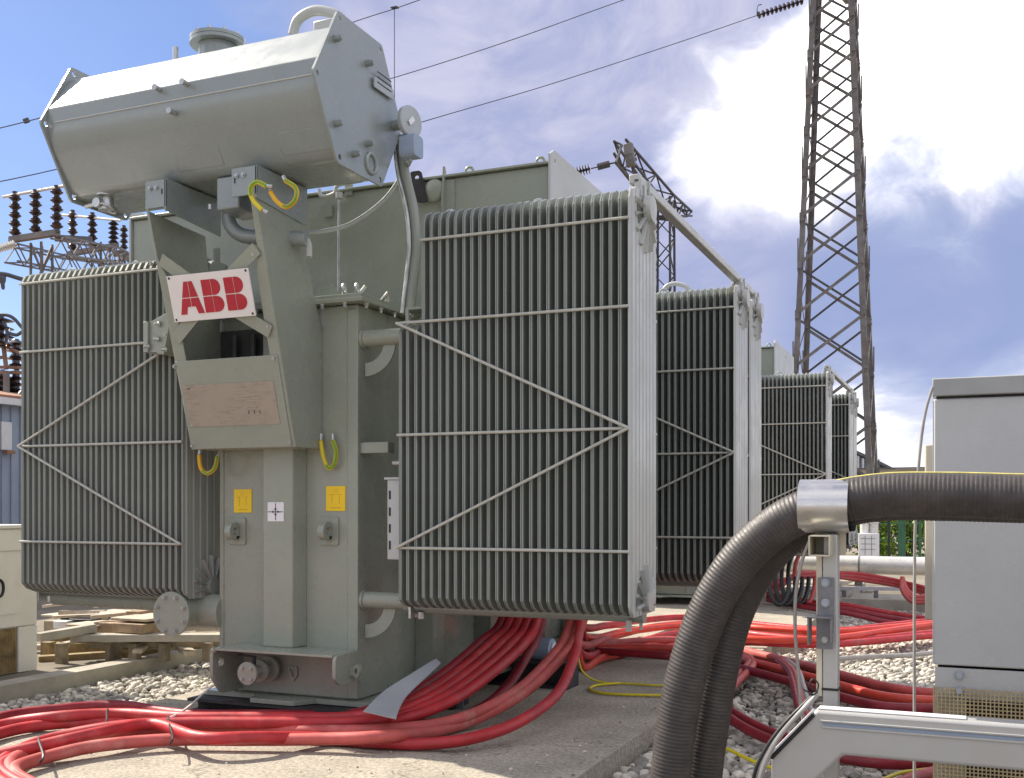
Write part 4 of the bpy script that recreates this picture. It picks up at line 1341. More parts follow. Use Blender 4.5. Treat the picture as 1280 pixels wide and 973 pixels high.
for i, mt, pp in specB:
    P_ = [V((at_y(700 + 5 * i, 765, 7.3).x, 7.3, 1.02))] + [at_z(a_, b_, z_) for a_, b_, z_ in pp]
    cable(P_, R0, mt, ('rearmost', 'dusty pink', 'third from the rear', 'upper orange', 'foremost', 'second orange')[i] + ' cable of the red run from near pad to grey cabinet', gB)
gC = 'pale red cables sweeping across the pebbles behind the steel post'
for i in range(5):
    mt = ('sunlit_dusty_cable', 'sunlit_dusty_cable', 'orange_cable', 'red_cable', 'shaded_red_cable')[i]
    pp = [(745, 806 + 2 * i), (830, 800 + 5 * i), (900, 806 + 6 * i), (950, 818 + 6 * i), (1010, 833 + 6.5 * i), (1060, 846 + 7 * i), (1105, 858 + 6.5 * i), (1160, 866 + 5 * i), (1230, 866 + 5 * i), (1320, 860 + 5 * i)]
    cable([at_z(a_, b_, (0.035 if i % 2 else 0.09) - (0.05 if a_ > 870 else 0)) for a_, b_ in pp], R0, mt, ('rearmost pale', 'second pale', 'middle orange', 'fourth, bright red', 'foremost dark red')[i] + ' cable of the sweep across the pebbles behind the post', gC)
gD = 'dark red cable pair low on the pebbles'
for i in range(2):
    pp = [(880, 838 + 4 * i), (893, 872 + 6 * i), (915, 890 + 10 * i), (955, 912 + 10 * i), (1010, 930 + 8 * i), (1060, 941 + 8 * i), (1110, 945 + 10 * i), (1180, 942 + 12 * i), (1260, 932 + 12 * i)]
    cable([at_z(a_, b_, -0.02 + 0.01 * i) for a_, b_ in pp], 0.030, 'shaded_red_cable', ('upper', 'lower')[i] + ' dark red cable of the pair passing low behind the metal frame', gD)
for i in range(2):
    pp = [(905, 868 + 6 * i, -.03), (918 + 3 * i, 848 + 5 * i, .0), (931 + 5 * i, 836 + 3 * i, .03), (936 + 5 * i, 827, .04), (922, 820 - 2 * i, .04), (880, 818, .04), (840, 818, .04)]
    cable([at_z(a_, b_, z_) for a_, b_, z_ in pp], 0.030, 'sunlit_dusty_cable', ('outer', 'inner')[i] + ' pale red cable hooked back right beside the black hoses', 'hooked pale cables beside the hoses')
for i in range(3):
    pp = [(972 + 6 * i, 826, .06), (985 + 6 * i, 838, .07), (992 + 6 * i, 858, .05), (998 + 7 * i, 885, .0), (1010 + 7 * i, 905, -.03), (1040 + 4 * i, 930, -.03)]
    cable([at_z(a_, b_, z_) for a_, b_, z_ in pp], 0.022, ('shaded_red_cable', 'sunlit_dusty_cable', 'grey_wire')[i],
          ('dark red thin cable turning down towards the foot of the post', 'pale pink thin cable turning down towards the foot of the post', 'brown-grey thin cable turning down towards the foot of the post')[i])
# cables at the farther transformer
gE = 'red cables hanging at the farther transformer'
for i in range(4):
    pp = [at_d(930 + 6 * i, 690, 14.6), at_d(955 + 4 * i, 725 + 4 * i, 14.2), at_d(1000, 722 - 2 * i, 14.4), at_d(1060, 717 + 2 * i, 14.8), at_d(1110, 724 + 2 * i, 14.8), at_d(1140, 731 + 2 * i, 14.5), at_d(1180, 740 + 3 * i, 14.0), at_d(1260, 748 + 3 * i, 13.5)]
    cable(pp, 0.032, 'sunlit_dusty_cable' if i % 2 else 'red_cable', ('top', 'second', 'third', 'bottom')[i] + ' cable of the red sheaf stretched below the white pipe', gE, n=8)
for i in range(3):
    pp = [at_z(960, 742 + 4 * i, .05), at_z(1010, 752 + 4 * i, .05), at_z(1060, 757 + 5 * i, .05), at_z(1110, 766 + 6 * i, .0), at_z(1180, 776 + 6 * i, -.02), at_z(1260, 780 + 6 * i, -.02)]
    cable(pp, 0.032, 'shaded_red_cable' if i else 'red_cable', ('bright rear', 'dark middle', 'dark front')[i] + ' cable of three lying along the far gravel edge', 'dark cables at the far gravel edge', n=8)
for i in range(5):
    pp = []
    cx_, cy_ = 966 + 8 * i, 716
    for k in range(9):
        a_ = radians(120 + 30 * k + 0)
        pp.append(at_d(cx_ + 8 + 13 * cos(a_), cy_ + 6 + 34 * -sin(a_), 13.6 + 0.12 * i + 0.2 * sin(a_)))
    cable(pp, 0.028, 'black' if i < 4 else 'sunlit_dusty_cable', (('leftmost', 'second', 'third', 'fourth')[i] + ' black cable loop of the coil hanging below the farther radiator' if i < 4 else 'pale red end loop of the hanging coil below the farther radiator'),
          'black coil loops below the farther radiator' if i < 4 else None, n=8, name='cable_coil')
for i in range(3):
    pp = [at_d(1128, 722, 14.0), at_d(1128 + 3 * i, 738, 13.9), at_d(1140 + 3 * i, 752 - 3 * i, 13.8), at_d(1160, 752 - 4 * i, 13.8), at_d(1180, 745 - 4 * i, 13.9)]
    cable(pp, 0.03, 'sunlit_dusty_cable', ('left', 'middle', 'right')[i] + ' one of three pale red cable loops left of the grey cabinet', 'pale loops left of the cabinet', n=8)
# thin wires on the ground
cable([at_z(722, 812, .25), at_z(727, 838, .1), at_z(748, 852, .02), at_z(790, 855, .014), at_z(830, 857, .014), at_z(860, 853, .014)], 0.008, 'yellow_wire', 'thin yellow-green wire hanging from the cables and lying on the shaded pad', name='earth_wire', cat='wire')
cable([at_z(775, 854, .016), at_z(745, 857, .014), at_z(738, 862, .014), at_z(755, 867, .014), at_z(800, 869, .014), at_z(860, 870, .014)], 0.010, 'yellow_wire', 'thicker yellow-green wire bent back on the shaded pad beside the hoses', name='earth_wire', cat='wire')
cable([at_z(885, 930, -.02), at_z(910, 937, -.02), at_z(935, 949, -.02), at_z(970, 962, -.02), at_z(1020, 975, -.02)], 0.010, 'yellow_wire', 'yellow wire on the pebbles between the hoses and the aluminium frame', name='earth_wire', cat='wire')
cable([at_z(1085, 985, -.02), at_z(1120, 968, -.02), at_z(1150, 963, -.02), at_z(1200, 958, -.02)], 0.010, 'yellow_wire', 'yellow-green wire on the pebbles at the foot of the grey cabinet', name='earth_wire', cat='wire')
cable([at_z(1115, 985, .0), at_z(1150, 970, .0), at_z(1190, 962, .0), at_z(1230, 958, 0)], 0.03, 'sunlit_dusty_cable', 'short pale red cable at the foot of the grey cabinet')
cable([at_z(1040, 824, -.03), at_z(1090, 821, -.03), at_z(1140, 819, -.03), at_z(1200, 812, -.03)], 0.022, 'grey_wire', 'grey cable lying straight across the sunlit pebbles behind the post')
cable([at_z(205, 900, .10), at_z(222, 893, .12), at_z(238, 882, .13), at_z(252, 869, .14), at_y(266, 857, 5.40)], 0.0075, 'white_wire', 'thin white wire rising from the red cables to the front beam', name='earth_wire', cat='wire')
# black cable ties
for (px_, py0, py1, z_, lab) in ((210, 901, 928, .10, 'black cable tie round the red cables on the sunlit pad, right one'), (48, 929, 951, .08, 'black cable tie round the looping cables near the lower left corner'),
                                 (135, 892, 906, .08, 'black cable tie on the upper red cables near the pebble strip')):
    a_, b_ = at_z(px_, py0, z_), at_z(px_ + (4 if px_ != 135 else -3), py1, z_)
    mid = (a_ + b_) / 2
    tag(MB().tube(spline([a_ + V((0, 0.03, -0.02)), a_ + V((0, 0.0, 0.025)), mid + V((0, 0, 0.035)), b_ + V((0, 0.01, 0.02)), b_ + V((0, -0.012, -0.01))], 5), 0.006, 6).build('cable_tie', 'black'), lab, 'cable tie')

# ------------------------------------------------------------------ hoses on their stand
YH = 3.413


def hose(path, r, label, yoff=0.0):
    sp = spline(path, 16)
    # resample evenly so that the ribs keep one pitch
    L = [0.0]
    for a_, b_ in zip(sp[:-1], sp[1:]):
        L.append(L[-1] + (b_ - a_).length)
    nseg = int(L[-1] / 0.0031)
    out, j = [], 0
    for i in range(nseg + 1):
        s_ = L[-1] * i / nseg
        while j < len(L) - 2 and L[j + 1] < s_:
            j += 1
        t = (s_ - L[j]) / max(1e-9, L[j + 1] - L[j])
        out.append(sp[j].lerp(sp[j + 1], t))
    rr = [r + (0.0005, 0.0007, 0.0002, -0.0009)[i % 4] for i in range(nseg + 1)]
    o = MB().tube(out, rr, 24).build('ribbed_hose', 'rubber', smooth=0)
    for p_ in o.data.polygons:
        p_.use_smooth = True
    return tag(o, label, 'hose', 'black ribbed hoses over the stand')


pp = [(1420, 626), (1280, 622), (1180, 619), (1100, 620), (1028, 632), (975, 655), (925, 700), (888, 760), (862, 830), (847, 900), (838, 973)]
P1 = [V((2.5, YH, -0.1)), V((2.45, YH, 0.6)), V((2.1, YH, 1.15)), V((1.5, YH, 1.30))] + [at_y(a_, b_, YH) for a_, b_ in pp]
P1 += [V((P1[-1].x - 0.015, YH, 0.2)), V((P1[-1].x - 0.02, YH, -0.02))]
h1 = hose(P1, 0.0655, 'front black ribbed hose bent through the steel sleeve, with a yellow strip on top')
pp = [(1420, 628), (1280, 627), (1180, 625), (1100, 626), (1032, 640), (985, 668), (945, 712), (916, 770), (898, 840), (886, 910), (878, 973)]
P2 = [V((2.5, YH + 0.155, -0.1)), V((2.45, YH + 0.155, 0.6)), V((2.1, YH + 0.155, 1.15)), V((1.5, YH + 0.155, 1.30))] + [at_y(a_, b_, YH + 0.155) for a_, b_ in pp]
P2 += [V((P2[-1].x - 0.01, YH + 0.155, 0.2)), V((P2[-1].x - 0.015, YH + 0.155, -0.02))]
hose(P2, 0.0655, 'second black ribbed hose, tucked behind and below the front one')
# yellow strip along the top of the front hose
sp = spline(P1[4:10], 10)
ys = MB()
ys.tube([q + V((0, -0.008, 0.0645)) for q in sp[:44]], 0.0042, 6)
ys.build('yellow_strip', 'strip_yellow', h1)

cS = at_y(1028, 632, YH)
HS = thing('hose_stand', 'aluminium post with brushed steel sleeve holding the black hoses', 'hose stand', (cS.x + 0.02, YH - 0.02, -0.08))
# sleeve: open ring round both hoses
slv = MB()
xa, xb = at_y(996, 632, YH - 0.08).x, at_y(1059, 632, YH - 0.08).x
outr, inr = [], []
yc2 = YH + 0.0775
ring = lambda R_, n_=28: [(yc2 + (0.0775 if cos(a_) > 0 else -0.0775) + R_ * cos(a_), cS.z - 0.003 + R_ * sin(a_)) for a_ in [2 * pi * i / n_ + 0.001 for i in range(n_)]]
slv.prism(ring(0.083), YZ(), xa, xb, holes=[ring(0.079)])
slv.build('sleeve', 'steel_sleeve', HS, smooth=35)
# post: box tube with cross tube, plate, bracket
pxl, pxr = at_y(1020, 700, YH - 0.03).x, at_y(1047, 700, YH - 0.03).x
zt_ = cS.z - 0.088
MB().box((pxl + 0.02, YH - 0.03, -0.08), (pxr, YH + 0.03, zt_)).build('post', 'aluminium', HS, bevel=0.004)
MB().box((pxl, YH - 0.025, 0.72), (pxl + 0.018, YH + 0.02, zt_ - 0.06)).build('post_channel', 'cream_steel', HS, bevel=0.002)
x0, x1 = at_y(1011, 680, YH - 0.1).x, at_y(1038, 680, YH - 0.1).x
sq = MB()
zq = zt_ - 0.033
hw = (x1 - x0) / 2
xm_ = (x0 + x1) / 2
sq.prism(rounded([(xm_ - hw, zq - hw), (xm_ + hw, zq - hw), (xm_ + hw, zq + hw), (xm_ - hw, zq + hw)], 0.005, 2), XZ(), YH - 0.11, YH + 0.20,
         holes=[[(xm_ - hw + 0.004, zq - hw + 0.004), (xm_ + hw - 0.004, zq - hw + 0.004), (xm_ + hw - 0.004, zq + hw - 0.004), (xm_ - hw + 0.004, zq + hw - 0.004)]])
sq.build('cross_tube', 'cream_steel', HS)
MB().prism(rounded([(xm_ - hw + 0.002, zq - hw - 0.002), (pxr + 0.018, zq - hw - 0.002), (pxr + 0.018, zt_ + 0.004), (xm_ - hw + 0.002, zt_ + 0.004)], 0.004, 2), XZ(), YH + 0.0305, YH + 0.036).build('head_plate', 'cream_steel', HS)
a_, b_ = at_y(1022, 722, YH - 0.045), at_y(1042, 776, YH - 0.045)
fp = MB().box((a_.x, YH - 0.045, b_.z - 0.04), (b_.x, YH - 0.0305, a_.z)).build('fish_plate', 'galvanised', HS, bevel=0.002)
for py_ in (729, 754):
    q = at_y(1032, py_, YH - 0.046)
    bolt(fp, q, (0, -1, 0), 0.011, 0.014, 'gauge_grey')
a_, b_ = at_y(1011, 770, YH - 0.07), at_y(1041, 806, YH - 0.07)
bk = MB().box((a_.x, YH - 0.105, b_.z), (a_.x + 0.004, YH - 0.03, a_.z)).box((a_.x, YH - 0.105, a_.z - 0.003), (b_.x, YH - 0.03, a_.z + 0.001)).box((a_.x + 0.022, YH - 0.068, b_.z - 0.015), (b_.x, YH - 0.064, a_.z - 0.003))
bk.box((b_.x - 0.004, YH - 0.1, b_.z + 0.01), (b_.x, YH - 0.069, a_.z - 0.004))
bk.build('clamp_bracket', 'galvanised', HS)
q = at_y(1031, 800, YH - 0.07)
bolt(fp, q + V((0, 0.002, 0)), (0, -1, 0), 0.008, 0.01)
MB().box((pxl + 0.017, YH - 0.033, 0.741), (pxr + 0.003, YH + 0.033, 0.748)).build('post_joint', 'black', HS)

# low aluminium frame in front of the post
YF = 3.20
FRM = thing('aluminium_frame', 'low pale metal frame with a slanted corner, in front of the hose post', 'frame', (-0.3, YF, -0.08))
A0 = at_y(1020, 888, YF)
L0 = at_y(964, 945, YF)
zT, zB = A0.z, A0.z - 0.125
Xr = 1.3
wdt = L0.x
d45 = 0.125
# members share mitre lines so they butt end to end
inner_corner = V((A0.x + 0.075, zB))
leg_in = (wdt + 0.105, L0.z - 0.085)
MB().prism([(A0.x, zT), (Xr, zT), (Xr, zB), (inner_corner.x, zB), leg_in, (leg_in[0], -0.08), (wdt, -0.08), (wdt, L0.z)], XZ(), YF, YF + 0.085).build('rail', 'aluminium', FRM, bevel=0.010, seg=3)
for zo, pr in ((0.026, 0.007), (0.044, 0.005)):
    MB().prism([(A0.x + 0.012, zT - zo), (Xr, zT - zo), (Xr, zT - zo - 0.006), (A0.x + 0.018, zT - zo - 0.006)], XZ(), YF - pr, YF + 0.002).build('rail_lip', 'aluminium', FRM, bevel=0.0015)
MB().prism([(A0.x + 0.016, zT - 0.034), (Xr, zT - 0.034), (Xr, zT - 0.042), (A0.x + 0.022, zT - 0.042)], XZ(), YF - 0.0015, YF + 0.002).build('rail_groove', 'gauge_blue', FRM)
MB().prism([(A0.x + 0.004, zT + 0.0015), (A0.x + 0.40, zT + 0.0015), (A0.x + 0.40, zT + 0.004), (A0.x + 0.004, zT + 0.004)], XZ(), YF + 0.012, YF + 0.06).build('cover_strip', 'paper_white', FRM)
dv = (V((L0.x, 0, L0.z)) - V((A0.x, 0, zT))).normalized()
nv = V((dv.z, 0, -dv.x))
nv = nv if nv.x < 0 else -nv
m_ = MB()
q0, q1 = V((A0.x, YF + 0.02, zT)) + nv * 0.004 + dv * 0.01, V((L0.x, YF + 0.02, L0.z)) + nv * 0.004 - dv * 0.005
m_.bar(q0, q1, 0.05, 0.006, up=nv)
m_.build('corner_strip', 'paper_white', FRM)
m_ = MB()
m_.bar(V((A0.x, YF - 0.002, zT - 0.006)) + dv * 0.01, V((L0.x, YF - 0.002, L0.z - 0.006)), 0.006, 0.012, up=nv)
m_.build('shadow_gasket', 'black', FRM)
MB().box((0.55, YF + 0.005, -0.08), (0.63, YF + 0.08, zB - 0.002)).build('leg', 'aluminium', FRM, bevel=0.008)
# grey cables beside the corner and wires
for i in range(4):
    pts = [at_y(1022 - i, 868, YF - 0.0), at_y(1008 - 3 * i, 884 + i, YF - 0.02), at_y(985 - 3 * i, 908 + i, YF - 0.03), at_y(966 - 3 * i, 935 + i, YF - 0.035), at_y(953 - 3 * i, 968, YF - 0.03), at_y(948 - 3 * i, 1010, YF), at_y(946 - 3 * i, 1060, YF), at_y(945 - 3 * i, 1180, YF + 0.02)]
    cable(pts, 0.0065 + 0.001 * (i % 2), ('grey_wire', 'white_wire', 'grey_wire', 'black')[i], ('grey thin cable running down beside the slanted corner of the low metal frame', 'pale thin cable running down beside the slanted corner of the low metal frame',
          'grey thin cable running down beside the slanted corner of the low metal frame', 'black thin cable running down beside the slanted corner of the low metal frame')[i],
          'thin grey cables along the frame corner' if i in (0, 2) else None, n=8, name='thin_cable')
cable([at_y(1014, 672, YH - 0.02), at_y(1003, 700, YH - 0.03), at_y(995, 740, YH - 0.03), at_y(994, 790, YH - 0.02), at_y(998, 840, YH), at_y(1001, 878, YH + 0.02), at_y(1008, 930, YH + 0.02)],
      0.0055, 'grey_wire', 'thin grey wire hanging free left of the aluminium post', n=8, name='thin_cable', cat='wire')
cable([at_y(1022, 866, YF), at_y(1012, 858, YF - 0.02), at_y(1016, 849, YF - 0.02), at_y(1023, 856, YF - 0.01), at_y(1018, 868, YF - 0.01), at_y(1004, 862, YF)], 0.0025, 'black', 'twisted black binding wire at the foot of the post', n=6, name='tie_wire', cat='wire')
# thin white pole beside the cabinet
pts = [at_y(1143, 978, 4.2), at_y(1143, 890, 4.2), at_y(1143, 760, 4.2), at_y(1144, 660, 4.2), at_y(1147, 600, 4.2), at_y(1152, 545, 4.2), at_y(1158, 510, 4.2), at_y(1166, 484, 4.2)]
pts = [V((pts[0].x, 4.2, -0.08))] + pts
cable(pts, 0.0055, 'grey_wire', 'thin pale flexible rod rising and bending over to the grey cabinet', n=8, name='flexible_rod', cat='rod')

# ------------------------------------------------------------------ grey cabinet on the right
YC = 4.51
cl_ = at_y(1167, 600, YC)
XC0, XC1 = cl_.x, 1.35
zc_ = lambda py_: at_y(1167, py_, YC).z
CAB = thing('equipment_cabinet', 'tall pale grey steel cabinet at right with perforated brass-coloured screen at its foot', 'cabinet', (XC0, YC, -0.1))
MB().box((XC0, YC, zc_(831)), (XC1, YC + 1.0, zc_(499))).build('body', 'cabinet_grey', CAB, bevel=0.006)
MB().box((XC0 - 0.004, YC - 0.02, zc_(496)), (XC1, YC + 1.02, zc_(474))).build('cap', 'cabinet_cap', CAB, bevel=0.004)
MB().box((XC0 + 0.01, YC + 0.01, zc_(500)), (XC1, YC + 0.99, zc_(495))).build('gasket', 'black', CAB)
MB().box((XC0 + 0.012, YC + 0.015, -0.1), (XC1, YC + 0.95, zc_(838))).build('inside', 'inside_dark', CAB)
MB().box((XC0 + 0.005, YC + 0.006, zc_(872)), (XC1, YC + 0.012, zc_(834))).build('base_panel', 'cabinet_grey', CAB)
MB().box((XC0 + 0.002, YC + 0.004, -0.1), (XC0 + 0.115, YC + 0.011, zc_(872) - 0.002)).build('corner_panel', 'cabinet_beige', CAB)
for py_ in (844, 863):
    bolt(CAB, at_y(1199, py_, YC + 0.004), (0, -1, 0), 0.015, 0.018, 'gauge_grey')
sm = MB()
zt2 = zc_(858)
zz = -0.09
while zz < zt2:
    sm.box((XC0 - 0.002, YC - 0.012, zz), (XC1, YC - 0.009, zz + 0.0045))
    zz += 0.0145
xx = XC0 - 0.002
while xx < 0.75:
    sm.box((xx, YC - 0.0135, -0.09), (xx + 0.0045, YC - 0.0105, zt2))
    xx += 0.0145
sm.build('mesh_screen', 'brass_mesh', CAB, smooth=0, kind='stuff')
for i in range(5):      # coils of orange hose seen inside the base
    z_ = 0.12 + 0.07 * i
    MB().tube(spline([(XC0 + 0.25, YC + 0.014 - 0.012, z_ - 0.25), (XC0 + 0.4, YC - 0.002, z_ - 0.12), (XC0 + 0.6, YC - 0.002, z_ - 0.05), (XC0 + 0.9, YC + 0.0, z_)], 4), 0.012, 8).build('inner_hose', 'orange_cable' if i % 2 else 'yellow_wire', CAB)
MB().box((XC0 - 0.0035, YC + 0.004, zc_(829)), (XC0 - 0.0005, YC + 0.06, zc_(501))).build('edge_trim', 'paper_white', CAB)
a_ = at_y(1156, 556, 4.8)
b_ = at_y(1156, 775, 4.8)
MB().box((a_.x, 4.8, b_.z), (XC0 - 0.002, 5.4, a_.z)).build('side_box', 'cabinet_beige', CAB, bevel=0.006)

# ------------------------------------------------------------------ white cabinet and trestle at left
XW = -6.86
WC = thing('equipment_cabinet', 'low cream white cabinet with black handle at the left edge, beside the kerb', 'cabinet', (XW, 5.0, 0))
MB().box((XW - 1.3, 2.6, 0.36), (XW, 6.40, 1.13)).build('body', 'cabinet_white', WC, bevel=0.01)
MB().box((XW - 1.32, 2.58, 1.132), (XW + 0.015, 6.42, 1.16)).build('top_edge', 'cabinet_white', WC, bevel=0.006)
MB().box((XW - 1.3, 2.6, 0.0), (XW - 0.03, 6.32, 0.358)).build('plinth', 'cabinet_white', WC)
MB().box((XW - 0.032, 6.22, 0.0), (XW - 0.002, 6.40, 0.356)).build('corner_post', 'cabinet_white', WC, bevel=0.004)
sm = MB()
for i in range(34):
    z_ = 0.01 + i * 0.0102
    sm.box((XW - 0.014, 4.7, z_), (XW - 0.011, 6.21, z_ + 0.004))
for i in range(100):
    y_ = 4.7 + i * 0.0151
    sm.box((XW - 0.0155, y_, 0.01), (XW - 0.0125, y_ + 0.005, 0.35))
sm.build('mesh_screen', 'rust_mesh', WC, smooth=0, kind='stuff')
MB().box((XW - 0.0285, 4.7, 0.005), (XW - 0.02, 6.21, 0.35)).build('screen_back', 'rust_mesh', WC)
MB().box((XW, 3.0, 0.955), (XW + 0.006, 6.38, 0.961)).build('door_seam', 'cabinet_beige', WC)
MB().box((XW, 3.0, 0.47), (XW + 0.012, 6.2, 0.485)).build('door_ledge', 'cabinet_white', WC)
q0, q1 = at_x(3, 727, XW + 0.03), at_x(3, 744, XW + 0.03)
MB().tube(spline([(XW, q0.y - 0.1, q0.z), (XW + 0.03, q0.y - 0.02, q0.z + 0.01), (XW + 0.035, q0.y + 0.005, (q0.z + q1.z) / 2), (XW + 0.03, q0.y - 0.02, q1.z - 0.01), (XW, q0.y - 0.1, q1.z)], 4), 0.012, 8).build('handle', 'black', WC)

TR = thing('trestle', 'long weathered trestle with pale beams behind the left kerb', 'trestle', (-7.0, 8.0, -0.12))
def gbeam(root, a, b, w, h, mt):
    return MB().bar(a, b, w, h).build('beam', mt, root, bevel=0.005)


gbeam(TR, at_y(48, 797, 6.55), at_y(118, 785, 7.0), 0.10, 0.07, 'kerb_concrete')
gbeam(TR, at_y(92, 797, 6.9), at_y(290, 797, 7.35), 0.14, 0.06, 'kerb_concrete')
gbeam(TR, at_y(110, 806, 7.0), at_y(290, 805, 7.5), 0.06, 0.05, 'old_timber')
for (px_, Y_, w_) in ((73, 6.72, 0.085), (134, 7.02, 0.05), (142, 7.1, 0.05), (165, 7.05, 0.085), (202, 7.15, 0.07), (256, 7.3, 0.07)):
    q = at_y(px_, 803, Y_)
    MB().box((q.x - w_ / 2, Y_, -0.005), (q.x + w_ / 2, Y_ + 0.07, q.z - 0.012)).build('leg', 'old_timber', TR, bevel=0.004)
TR2 = thing('low_timber_stack', 'rusty brown low stack of timber beams lying behind the pale trestle at left', 'timber frame', (-7.6, 7.6, 0))
for (p0_, p1_, w_, h_) in (((52, 812, 7.0), (285, 806, 8.0), 0.12, 0.10), ((48, 826, 6.75), (200, 816, 7.5), 0.10, 0.08), ((55, 800, 7.6), (285, 796, 8.4), 0.10, 0.08)):
    a_, b_ = at_y(*p0_), at_y(*p1_)
    gbeam(TR2, a_, b_, w_, h_, 'rust_mesh')
for px_, Y_ in ((56, 6.9), (63, 7.3), (120, 7.4), (185, 7.7), (240, 7.9)):
    q = at_y(px_, 812, Y_)
    MB().box((q.x - 0.05, Y_, -0.005), (q.x + 0.05, Y_ + 0.08, q.z + 0.06)).build('leg', 'rust_mesh', TR2)
blocks = [('timber_block', 117, 778, 163, 793, 7.25, 'wood', 'pale brown timber block on the trestle, left of the pair'), ('timber_block', 141, 779, 180, 793, 7.05, 'wood', 'reddish timber block on the trestle, in front of the pale board'),
          ('crate', 66, 776, 104, 788, 7.5, 'paper_white', 'white plastic crate behind the trestle beam'), ('plank', 75, 773, 112, 777, 7.45, 'black', 'flat black plank laid on the white crate'),
          ('plank', 138, 772, 184, 778, 7.1, 'pale_wood', 'light board laid across the timber blocks'), ('timber_block', 156, 764, 172, 772, 7.4, 'wood', 'small upright timber off-cut on the light board'),
          ('plank', 52, 768, 115, 774, 8.2, 'pale_wood', 'long pale plank behind the black plank'), ('plank', 112, 765, 142, 771, 7.9, 'pale_wood', 'short pale board end behind the timber blocks'),
          ('timber_block', 170, 764, 186, 776, 7.6, 'old_timber', 'dark timber post stub beside the round flange'), ('timber_block', 54, 776, 68, 792, 7.9, 'old_timber', 'dark squared timber behind the cream cabinet corner'),
          ('plank', 82, 780, 120, 785, 7.2, 'pale_wood', 'pale thin lath in front of the white crate')]
for (nm, x0, y0, x1, y1, Y_, mt, lab) in blocks:
    a_, b_ = at_y(x0, y0, Y_), at_y(x1, y1, Y_)
    o = MB().box((a_.x, Y_, b_.z), (b_.x, Y_ + random.uniform(0.25, 0.5), a_.z)).build(nm, mt, bevel=0.005)
    o.rotation_euler.z = random.uniform(-0.08, 0.08)
    tag(o, lab, 'crate' if nm == 'crate' else 'timber')
o = MB()
for i in range(46):
    q = at_y(random.uniform(60, 285), 800, random.uniform(7.2, 9.5))
    z_ = random.uniform(0.0, 0.10) if i > 12 else random.uniform(0.25, 0.36)
    an = random.uniform(0, pi)
    l_ = random.uniform(0.08, 0.35)
    o.bar(V((q.x, q.y, z_)) - V((cos(an), sin(an), 0)) * l_, V((q.x, q.y, z_ + random.uniform(0, 0.06))) + V((cos(an), sin(an), 0)) * l_, random.uniform(0.04, 0.1), random.uniform(0.02, 0.05))
tag(o.build('scrap_wood', 'pale_wood'), 'scatter of pale scrap wood behind the kerb near the tank', 'scrap wood')['kind'] = 'stuff'

# ------------------------------------------------------------------ blue-grey shed at left
XS = -13.1
SH = thing('shed', 'blue-grey sheet metal shed with rusty roof edge behind the left radiator', 'shed', (XS, 11.5, -0.13))
wl = MB()
yy = 8.0
while yy < 15.0:
    wl.box((XS - 0.03, yy, -0.13), (XS, yy + 0.11, 2.80))
    wl.box((XS - 0.05, yy + 0.11, -0.13), (XS - 0.02, yy + 0.17, 2.80))
    yy += 0.17
wl.box((XS - 5.0, 8.0, -0.13), (XS - 0.06, 15.0, 2.80))
wl.build('wall', 'wall_blue', SH)
MB().box((XS - 5.1, 7.8, 2.802), (XS + 0.18, 15.2, 2.90)).build('fascia', 'fascia', SH)
MB().prism([(XS + 0.16, 2.902), (XS + 0.16, 2.94), (XS - 2.5, 3.35), (XS - 5.1, 2.94), (XS - 5.1, 2.902)], lambda u, v, t: V((u, t, v)), 7.8, 15.2).build('roof', 'roof_rust', SH)
a_, b_ = at_x(2, 527, XS + 0.03), at_x(15, 563, XS + 0.03)
w_ = MB().box((XS + 0.003, a_.y, b_.z), (XS + 0.03, b_.y, a_.z)).build('wall_board', 'fascia', SH)
MB().box((XS + 0.031, a_.y + 0.02, b_.z - 0.06), (XS + 0.12, b_.y - 0.02, b_.z - 0.01)).build('board_shelf', 'roof_rust', w_)


# ------------------------------------------------------------------ lattice structures
def lattice_box(mb, p, q, w0, w1, side, up, npan, leg, br_):
    """four chords from p to q with zigzag bracing"""
    p, q, side, up = V(p), V(q), V(side), V(up)
    co = [(-1, -1), (1, -1), (1, 1), (-1, 1)]
    at = lambda t, c: p.lerp(q, t) + side * (c[0] * (w0 + (w1 - w0) * t) / 2) + up * (c[1] * (w0 + (w1 - w0) * t) / 2)
    for c in co:
        mb.bar(at(0, c), at(1, c), leg)
    for k in range(npan):
        t0, t1 = k / npan, (k + 1) / npan
        for i in range(4):
            a_, b_ = co[i], co[(i + 1) % 4]
            if (k + i) % 2:
                a_, b_ = b_, a_
            mb.bar(at(t0, a_), at(t1, b_), br_)
    return mb


